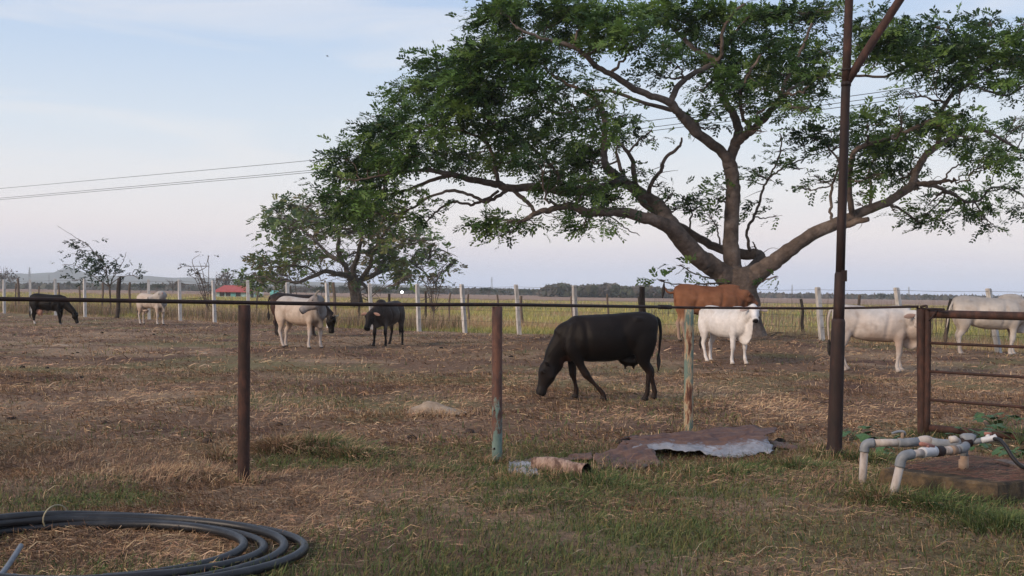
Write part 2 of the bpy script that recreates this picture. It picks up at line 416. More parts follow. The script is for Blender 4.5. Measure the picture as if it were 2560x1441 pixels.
# tussocks: (photo pixel, radius, height, blades, green share, windblown heading)
for (tx, ty, r, h, nb, gs, hd) in ((430, 1195, .30, .14, 1900, .0, 1.2), (500, 1190, .28, .12, 1200, .05, None), (790, 1125, .42, .20, 3200, .55, None), (700, 1130, .25, .2, 1300, .1, None), (880, 1140, .3, .13, 1300, .5, None), (560, 1150, .18, .16, 500, .2, None),
                                   (1500, 1215, .5, .1, 1200, .9, None), (1820, 1190, .5, .1, 1300, .9, None), (1990, 1180, .35, .12, 1200, .8, None), (2330, 1275, .32, .12, 1300, .95, None), (2440, 1295, .3, .10, 900, .95, None), (2200, 1260, .25, .14, 900, .5, None), (2520, 1330, .4, .12, 1600, 1, None), (2180, 1160, .3, .12, 800, .9, None), (1060, 1180, .5, .08, 900, .7, None), (1350, 1260, .6, .07, 1300, .9, None)):
    q = G(tx, ty); x = q.x + rs.randn(nb) * r * .55; y = q.y + rs.randn(nb) * r * .45
    dist = np.hypot(x - q.x, y - q.y) / r
    hd_ = np.arctan2(y - q.y, x - q.x) + rs.randn(nb) * .8 if hd is None else hd + rs.randn(nb) * .5
    e0 = np.clip(1.35 - dist * .6 + rs.randn(nb) * .2, .3, 1.5); isg = (rs.rand(nb, 1) < gs)
    c = np.where(isg, pick(GREEN, nb, .3), pick(STRAW + BROWN, nb))
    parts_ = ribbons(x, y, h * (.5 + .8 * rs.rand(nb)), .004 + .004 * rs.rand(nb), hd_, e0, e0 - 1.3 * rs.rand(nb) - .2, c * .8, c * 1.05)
    (gparts if gs > .5 else parts).append(parts_)
# grass hugging posts, pipes and the slab
for (tx, ty, r, nb, gs) in ((609, 1212, .10, 260, .2), (1243, 1158, .12, 260, .4), (1721, 1088, .12, 240, .2), (2083, 1152, .2, 500, .6), (2305, 1092, .25, 500, .8), (2156, 1230, .1, 260, .5), (2228, 1262, .1, 260, .5), (2420, 1262, .25, 400, .9), (2300, 1225, .25, 600, .7), (1600, 1190, .5, 900, .6), (1330, 1200, .25, 400, .4), (2440, 1085, .5, 900, .9)):
    q = G(tx, ty); a = rs.rand(nb) * 6.283; rr = r * (.6 + .8 * rs.rand(nb)); x = q.x + np.cos(a) * rr; y = q.y + np.sin(a) * rr * .8 - .03
    isg = (rs.rand(nb, 1) < gs); c = np.where(isg, pick(GREEN, nb, .3), pick(STRAW, nb)); e0 = .7 + .8 * rs.rand(nb)
    gparts.append(ribbons(x, y, .05 + .12 * rs.rand(nb), .004 + .003 * rs.rand(nb), rs.rand(nb) * 6.283, e0, e0 - 1.2 * rs.rand(nb), c * .8, c * 1.05))
stuff('dry_grass', 'dry brown straw and stubble strewn over the paddock', 'grass', parts)
stuff('green_grass', 'short green grass sprouting between the dry straw', 'grass', gparts)

# field grass beyond the wire fence
fparts = []
for (n, a0, a1, Lh, Wf) in ((60000, 0, 12, .30, .016), (60000, 8, 60, .34, .03), (40000, 60, 190, .42, .08)):
    x = (rs.rand(n) - .5) * 2; x = x * (32 + a1 * .5); y = fence_y(x) + .4 + a0 + (a1 - a0) * rs.rand(n) ** 1.2
    k = np.abs(x) < y * (2560 / F) * .62; x, y = x[k], y[k]; n = len(x)
    far = y - fence_y(x)
    pa = fbm(x * .12, y * .06, 81, 4)[:, None]
    yl = pick([(.32, .27, .09), (.27, .24, .075), (.36, .29, .12)], n); gr = pick([(.15, .175, .05), (.19, .20, .07)], n); br = pick([(.30, .20, .11), (.25, .165, .10), (.35, .26, .17)], n)
    c = np.where(pa > .56, br, np.where(rs.rand(n, 1) < np.clip(.75 - far / 14, .2, .9)[:, None], gr, yl))
    hgt = Lh * (.35 + .8 * rs.rand(n)) * (.6 + .8 * fbm(x * .3, y * .3, 83, 3))
    near = far < 12; hgt = np.where(near, hgt * (.55 + .07 * far), hgt)
    c = c * 1.3; e0 = 1.0 + .5 * rs.rand(n)
    fparts.append(ribbons(x, y, hgt, Wf * (.6 + .6 * rs.rand(n)), rs.rand(n) * 6.283, e0, e0 - .8 * rs.rand(n), c * .85, c * 1.1))
# taller tawny weeds by the left half of the fence
n = 16000; x = -34 + 32 * rs.rand(n); y = fence_y(x) + 1 + 9 * rs.rand(n) ** 1.3
k = fbm(x * .35, y * .35, 85, 3) > .47; x, y = x[k], y[k]; n = len(x)
c = pick([(.27, .18, .12), (.34, .25, .18), (.21, .15, .10), (.19, .17, .08)], n); e0 = 1.15 + .4 * rs.rand(n)
fparts.append(ribbons(x, y, .35 + .6 * rs.rand(n), .016 + .012 * rs.rand(n), rs.rand(n) * 6.283, e0, e0 - .7 * rs.rand(n), c * .85, c * 1.05))
# seedhead stalks that stand against the sky at the right
n = 900; x = 8 + 24 * rs.rand(n); y = 46 + 40 * rs.rand(n); c = pick([(.13, .10, .085), (.17, .13, .10)], n); e0 = 1.35 + .25 * rs.rand(n)
fparts.append(ribbons(x, y, .7 + 1.3 * rs.rand(n) ** 2, .02 + .015 * rs.rand(n), rs.rand(n) * 6.283, e0, e0 - .3 * rs.rand(n), c, c))
stuff('field_grass', 'yellow green grass of the open field beyond the wire fence', 'grass', fparts)

# ================================================================ trees
RK = [1.0]
def limb_curve(pts, D, sub=7, wig=.0, seed=0):
    """pts: (px, py, depth offset, radius px) -> points, radii in metres"""
    a = np.array([[*P(p[0], p[1], D + p[2]), p[3] * (D + p[2]) / F] for p in pts])
    c = crom(a, sub)
    if wig:
        t = np.arange(len(c)) * .6
        for k in range(3): c[:, k] += wig * (vn(t, t * 0 + k * 7.3, seed) - .5) * np.clip(np.arange(len(c)) / 4, 0, 1)
    return c[:, :3], np.maximum(c[:, 3] * RK[0], .008)

def leaf_fronds(p, u, nrm, L, K, ll, lw, col, rng, droop=.25):
    """pinnate leaves: p origins, u axis, nrm leaf plane normal; K pairs of leaflets -> quads"""
    n = len(p)
    s = np.cross(u, nrm); s /= np.linalg.norm(s, axis=1)[:, None] + 1e-9
    V = []; C = []
    for k in range(K):
        t = (k + .6) / K
        base = p + u * (L * t)[:, None] - np.array([0, 0, 1]) * (L * droop * t * t)[:, None]
        for sg in (-1, 1):
            ang = .5 + .5 * rng.rand(n)
            dr = s * (sg * np.cos(ang))[:, None] + u * np.sin(ang)[:, None] + nrm * ((rng.rand(n) - .6) * .7)[:, None]
            dr /= np.linalg.norm(dr, axis=1)[:, None]
            wv = np.cross(dr, nrm + (rng.rand(n, 3) - .5) * .5); wv /= np.linalg.norm(wv, axis=1)[:, None] + 1e-9
            l = ll * (.7 + .6 * rng.rand(n)) * (1 - .3 * abs(t - .55)); w_ = lw * (.7 + .6 * rng.rand(n))
            mid = base + dr * (l * .5)[:, None]
            V.append(np.stack([base, mid + wv * w_[:, None] * .5, base + dr * l[:, None], mid - wv * w_[:, None] * .5], 1))
            C.append(np.repeat((col * (.85 + .3 * rng.rand(n, 1)))[:, None, :], 4, 1))
    V = np.concatenate(V).reshape(-1, 3); C = np.concatenate(C).reshape(-1, 3)
    q = np.arange(len(V)).reshape(-1, 4)
    return V, q, C

def build_tree(name, label, D, base_xyz, trunk_pts, limbs, pads, bark, leaf_cols, seed, fr=(.32, 4, .11, .045), dens=1.0, twig=6, bare=0.0, wind=(-.5, 0, 0), limb_name='limb', extra_twigs=0, group=None, seg=14, clump=13):
    rng = np.random.RandomState(seed)
    root = empty(name, base_xyz); tag(root, label, 'tree', group)
    B = np.array(base_xyz)
    LP = []; LR = []
    def put(mb, nm, mat=None):
        mb.v = [(a - B[0], b - B[1], c - B[2]) for a, b, c in mb.v]
        me = mb.mesh(nm); me.materials.append(mat or bark); return link(bpy.data.objects.new(nm, me), root)
    for i, tp in enumerate(trunk_pts):
        mb = MB() if i == 0 else mb
        c, r = limb_curve(tp, D, 8); tube(mb, c, r, seg + 8, True, .10, seed + i)
    put(mb, 'trunk')
    RK[0] = .76
    for i, lp in enumerate(limbs):
        c, r = limb_curve(lp, D, 8, .05 if lp[0][3] > 6 else .07, seed + 10 + i)
        mb = MB(); tube(mb, c, r, seg if lp[0][3] > 8 else 8, True, .10, seed + i); put(mb, limb_name)
        LP.append(c); LR.append(r)
    RK[0] = .92
    LP = np.vstack(LP); LR = np.concatenate(LR)
    # branches from the limbs into each pad of foliage, then twigs
    tw = MB(); OR = []; AX = []; CO = []; PADC = []
    k = F / D
    for (cx, cy, rx, ry, dn, off) in pads:
        if off is None: off = rng.uniform(-1, 1) * 4.0
        c = np.array(P(cx, cy, D + off)); ex = np.array([rx / k, .55 * (rx + ry) / k + .25, ry / k])
        dd = np.linalg.norm((LP - c) * [1, .6, 1.15], axis=1) + .8 * np.maximum(0, LP[:, 2] - c[2]) + .6 * np.maximum(0, .03 - LR) / .03
        j = dd.argmin(); a = LP[j]
        dist = np.linalg.norm(c - a)
        midp = (a + c) / 2 + (rng.rand(3) - .5) * dist * .28 + np.array([0, 0, -.05 * dist])
        path = crom(np.array([a, midp, c]), 7)
        r0_ = min(LR[j] * .6, .022 + .016 * dist); rr = np.linspace(r0_, .012, len(path))
        path[1:-1] += (rng.rand(len(path) - 2, 3) - .5) * .06 * min(dist, 2)
        tube(tw, path, rr, 6)
        nt_ = int(twig * (.6 + .8 * rng.rand())) + (2 if twig else 1)
        tips = []
        for q in range(nt_):
            s0 = path[rng.randint(len(path) // 2, len(path))]
            v = rng.randn(3); v /= np.linalg.norm(v); v[2] = abs(v[2]) * .8 - .25
            e = c + v * ex * (.6 + .5 * rng.rand())
            tp = crom(np.array([s0, (s0 + e) / 2 + (rng.rand(3) - .5) * .3 * np.linalg.norm(e - s0), e]), 4)
            tube(tw, tp, np.linspace(.012, .005, len(tp)) * (D / 36.0), 4, False)
            tips += [tp[i] for i in range(2, len(tp))]
        tips = np.array(tips)
        n = max(4, int(dn * dens * (rx * ry) / 26.0))
        # leaves gather on a handful of sprays inside the pad, so that gaps stay open
        nsp = max(3, int(n / clump)); v = rng.randn(nsp, 3); v /= np.linalg.norm(v, axis=1)[:, None]
        spc = c + v * ex * (rng.rand(nsp, 1) ** .45); spc[: min(len(tips), nsp // 2)] = tips[rng.permutation(len(tips))[: min(len(tips), nsp // 2)]]
        w_ = rng.randint(0, nsp, n); sp = spc[w_]
        pos = sp + rng.randn(n, 3) * np.array([.26, .26, .12]) * (D / 36.0) * min(1, rx / 40 + .35)
        ax = (pos - c) / ex * .6 + rng.randn(n, 3) * .5 + np.array(wind); ax[:, 2] *= .55
        OR.append(pos); AX.append(ax / (np.linalg.norm(ax, axis=1)[:, None] + 1e-9))
        shade = rng.rand(nsp)[w_]
        lc = np.array(leaf_cols); ci = np.clip((shade * len(lc)).astype(int), 0, len(lc) - 1)
        CO.append(lc[ci] * (.8 + .4 * rng.rand(n, 1)))
    for q in range(extra_twigs):
        j = rng.randint(len(LP)); s0 = LP[j]; v = rng.randn(3) * np.array([1, 1, .7]); e = s0 + v * (.16 + .28 * rng.rand()) * D / 36
        m_ = (s0 + e) / 2 + rng.randn(3) * .07 * D / 36
        tube(tw, crom(np.array([s0, m_, e]), 4), np.linspace(.012, .004, 9) * (D / 36.0), 4, False)
    tag(put(tw, 'branches'), kind='stuff')
    OR = np.vstack(OR); AX = np.vstack(AX); CO = np.vstack(CO); n = len(OR)
    nr = rng.randn(n, 3) * .45 + np.array([0, 0, 1.0]); nr -= AX * (nr * AX).sum(1)[:, None]; nr /= np.linalg.norm(nr, axis=1)[:, None]
    V, q, C = leaf_fronds(OR, AX, nr, fr[0] * (.7 + .6 * rng.rand(n)), fr[1], fr[2], fr[3], CO, rng)
    me = fast_mesh('crown', V - B, q, None, C); me.materials.append(M['leaf'])
    tag(link(bpy.data.objects.new('crown', me), root), kind='stuff')
    return root

# ---- the spreading tree on the right
big_trunk = [[(1862, 872, .0, 66), (1858, 830, 0, 52), (1853, 780, 0, 46), (1850, 735, 0, 45), (1846, 700, 0, 47), (1840, 672, 0, 38)]]
big_limbs = [
 # A: low limb to the left
 [(1850, 716, -.1, 36), (1815, 692, -.2, 35), (1782, 668, -.3, 33), (1751, 646, -.5, 31), (1713, 609, -.8, 30), (1685, 577, -1.1, 27), (1647, 556, -1.4, 22), (1610, 543, -1.6, 19), (1554, 531, -1.9, 16), (1500, 530, -2.1, 15), (1469, 534, -2.2, 15), (1444, 520, -2.3, 14), (1416, 515, -2.4, 12), (1379, 525, -2.5, 10), (1345, 531, -2.6, 9), (1303, 556, -2.7, 7)],
 # B: up and left from A
 [(1700, 592, -.9, 26), (1672, 552, -.4, 24), (1647, 515, .2, 22), (1610, 490, .6, 19), (1579, 468, .9, 17), (1535, 434, 1.3, 15), (1512, 405, 1.6, 12), (1512, 350, 1.9, 10), (1509, 285, 2.2, 9), (1478, 240, 2.5, 7), (1428, 215, 2.8, 5), (1380, 190, 3, 4)],
 # B long: the far left sweep
 [(1560, 452, 1.0, 14), (1490, 474, .6, 14), (1421, 480, .2, 14), (1348, 468, -.1, 13), (1275, 472, -.4, 13), (1246, 462, -.5, 12), (1188, 452, -.8, 10), (1130, 438, -1.1, 9), (1071, 425, -1.3, 7), (1010, 430, -1.5, 5), (950, 440, -1.7, 4), (890, 450, -1.9, 3)],
 [(1270, 474, -.4, 7), (1246, 490, -.6, 6), (1215, 505, -.7, 6), (1180, 490, -.8, 5), (1130, 478, -1, 5), (1080, 490, -1.2, 4), (1030, 520, -1.4, 3.5), (990, 535, -1.5, 3), (955, 533, -1.6, 2.5)],
 [(1246, 478, -.5, 5), (1205, 502, -.2, 5), (1175, 512, 0, 4.5), (1145, 505, .2, 4), (1110, 515, .3, 4), (1085, 535, .4, 3), (1060, 560, .4, 2)],
 [(1130, 438, -1.1, 7), (1080, 450, -.6, 6), (1020, 475, -.3, 5), (960, 490, 0, 4), (900, 490, .2, 3)],
 [(1280, 474, -.4, 7), (1310, 498, -.9, 7), (1330, 520, -1.5, 6), (1335, 538, -2.2, 5)],
 [(1420, 480, .2, 6), (1402, 460, .6, 6), (1386, 420, 1.1, 5), (1330, 370, 1.7, 5), (1270, 330, 2.3, 4), (1200, 290, 2.8, 3.5), (1130, 270, 3, 3)],
 [(1246, 462, -.5, 7), (1238, 420, -.3, 7), (1230, 380, -.1, 6), (1200, 345, 0, 5), (1140, 325, 0, 4), (1070, 310, 0, 3)],
 # C: the upright limb
 [(1848, 716, .1, 36), (1838, 690, .1, 32), (1829, 645, 0, 28), (1828, 590, 0, 25), (1829, 530, .1, 24), (1833, 470, .2, 23), (1827, 420, .2, 23), (1818, 395, .2, 19)],
 [(1824, 408, .2, 20), (1800, 375, 0, 17), (1750, 340, -.4, 16), (1720, 308, -.7, 15), (1692, 278, -1, 14), (1672, 257, -1.2, 13), (1615, 236, -1.6, 11), (1581, 219, -1.9, 11), (1537, 191, -2.2, 10), (1491, 166, -2.5, 9), (1453, 131, -2.8, 8), (1406, 109, -3, 7), (1350, 95, -3.2, 5), (1290, 70, -3.4, 3.5)],
 [(1752, 338, -.3, 10), (1733, 305, .3, 10), (1700, 282, .8, 8), (1660, 272, 1.2, 7), (1600, 255, 1.8, 6), (1540, 232, 2.2, 5), (1470, 225, 2.6, 4)],
 [(1676, 257, -1.2, 11), (1694, 219, -1.0, 10), (1725, 191, -.6, 9), (1772, 166, -.2, 9), (1792, 154, 0, 9), (1740, 125, .3, 8), (1700, 88, .5, 7), (1670, 60, .8, 5), (1610, 30, 1, 4)],
 [(1790, 156, 0, 8), (1804, 140, -.3, 7), (1805, 90, -.6, 6), (1820, 50, -.8, 5), (1860, 10, -1, 4)],
 [(1824, 405, .2, 18), (1838, 360, .4, 17), (1847, 328, .6, 15), (1834, 288, .8, 13), (1809, 247, 1, 11), (1790, 195, 1.3, 9), (1800, 140, 1.6, 7), (1840, 80, 1.9, 5), (1880, 30, 2, 4)],
 [(1838, 362, .3, 13), (1860, 342, 0, 13), (1885, 322, -.3, 12), (1916, 291, -.6, 11), (1947, 250, -.9, 8), (1962, 210, -1.1, 7), (1985, 160, -1.3, 6), (2010, 110, -1.5, 5), (2030, 60, -1.6, 4)],
 [(1885, 322, -.3, 7), (1860, 300, -.9, 6), (1850, 240, -1.4, 6), (1870, 190, -1.8, 5), (1900, 140, -2, 4)],
 [(1945, 252, -.9, 6), (1990, 215, -.4, 5), (2040, 190, 0, 4), (2140, 190, .3, 4), (2220, 190, .5, 4), (2290, 150, .8, 3)],
 # D: the long limb to the right
 [(1856, 716, -.1, 38), (1880, 695, -.2, 34), (1915, 670, -.3, 29), (1960, 638, -.4, 25), (2004, 603, -.5, 23), (2062, 570, -.5, 21), (2123, 547, -.4, 19), (2179, 521, -.3, 16), (2222, 505, -.2, 15), (2257, 480, -.1, 14), (2284, 462, 0, 14)],
 [(2280, 466, 0, 14), (2289, 436, .2, 12), (2307, 401, .4, 11), (2333, 372, .6, 11), (2368, 352, .8, 10), (2400, 332, 1, 9), (2430, 320, 1.2, 7), (2480, 335, 1.4, 5), (2540, 370, 1.5, 4)],
 [(2345, 364, .7, 9), (2348, 330, .4, 8), (2350, 290, .1, 7), (2379, 240, -.3, 7), (2416, 215, -.6, 6), (2430, 195, -.8, 5), (2450, 150, -1, 4), (2480, 100, -1.2, 3)],
 [(2430, 210, -.7, 4), (2480, 230, -.2, 4), (2530, 235, .2, 3), (2590, 190, .5, 3)],
 [(2288, 462, 0, 9), (2333, 457, -.3, 8), (2374, 451, -.5, 5)],
 [(2310, 462, -.1, 8), (2345, 468, .2, 7), (2383, 486, .6, 6), (2415, 505, .9, 5), (2450, 500, 1.2, 4), (2480, 470, 1.4, 3.5), (2530, 475, 1.6, 3), (2570, 500, 1.7, 2)],
 [(2133, 545, -.4, 10), (2127, 515, -.7, 10), (2122, 456, -1, 9), (2129, 404, -1.3, 9), (2141, 375, -1.4, 9), (2179, 357, -1.5, 8), (2222, 346, -1.6, 8), (2291, 319, -1.8, 6), (2354, 287, -2, 5), (2400, 260, -2.1, 4)],
 [(2081, 560, -.5, 5), (2076, 520, -.3, 5), (2078, 475, -.1, 4.5), (2092, 430, .1, 4), (2096, 400, .2, 3.5), (2070, 370, .4, 3)],
 [(2172, 525, -.3, 6), (2179, 490, 0, 5.5), (2175, 430, .3, 5), (2185, 400, .5, 4), (2230, 370, .8, 3)],
 [(2105, 566, -.5, 13), (2140, 555, -.9, 11), (2171, 548, -1.1, 8)],
 # E: the limb that loops behind the fork and passes off to the left
 [(1862, 706, .6, 24), (1880, 676, .8, 22), (1900, 655, 1.0, 20), (1894, 637, 1.3, 18), (1862, 637, 1.5, 17), (1800, 622, 1.6, 15), (1755, 600, 1.7, 14), (1704, 570, 1.8, 13), (1660, 545, 1.9, 12), (1600, 500, 2.2, 9), (1560, 440, 2.5, 7), (1540, 380, 2.8, 5)],
 [(1875, 628, 1.3, 5.5), (1868, 600, 1.2, 5), (1869, 568, 1.1, 5), (1890, 530, 1, 4.5), (1905, 480, .9, 4), (1920, 450, .8, 3.5), (1950, 425, .7, 3), (1990, 405, .6, 2.5), (2035, 385, .5, 2)],
 [(1888, 632, 1.3, 4), (1890, 618, 1.2, 3), (1880, 606, 1.1, 2)],
 [(1920, 452, .8, 3), (1945, 400, .6, 3), (1952, 360, .5, 2.5), (1950, 330, .4, 2)],
 [(1622, 486, .5, 8), (1626, 462, .3, 7), (1640, 442, .2, 7), (1654, 427, 0, 6), (1663, 396, -.2, 6), (1697, 368, -.4, 5), (1705, 345, -.5, 3)],
 [(1612, 488, .6, 10), (1590, 460, .3, 9), (1585, 434, 0, 8), (1579, 396, -.3, 7), (1563, 374, -.5, 6), (1540, 350, -.7, 4), (1500, 320, -1, 3)],
 [(1570, 384, -.5, 4), (1600, 350, -.6, 3), (1630, 325, -.7, 2.5)],
 [(1725, 578, 1.6, 3), (1728, 540, 1.2, 3), (1740, 520, .9, 2.5), (1775, 505, .6, 2)],
 [(1800, 610, .2, 3), (1795, 580, -.1, 2.5), (1785, 555, -.3, 2)],
 [(1530, 545, -1.9, 2.5), (1565, 570, -2.0, 2), (1602, 590, -2.1, 1.2)],
 [(1800, 700, -.3, 3), (1750, 690, -.8, 2.5), (1700, 662, -1.2, 2)],
 [(1890, 706, -.3, 3), (1915, 700, -.8, 2.5), (1940, 692, -1.1, 2)],
 [(1820, 705, -.3, 3), (1760, 712, -.9, 2.5), (1690, 712, -1.4, 2), (1655, 702, -1.5, 1.5)],
 # dead arching twigs at the right
 [(2350, 462, .2, 3.5), (2375, 430, .4, 3), (2400, 410, .6, 2.5), (2450, 403, .8, 2.2), (2480, 430, .9, 1.8), (2482, 460, 1, 1.2)],
]
p_ = None
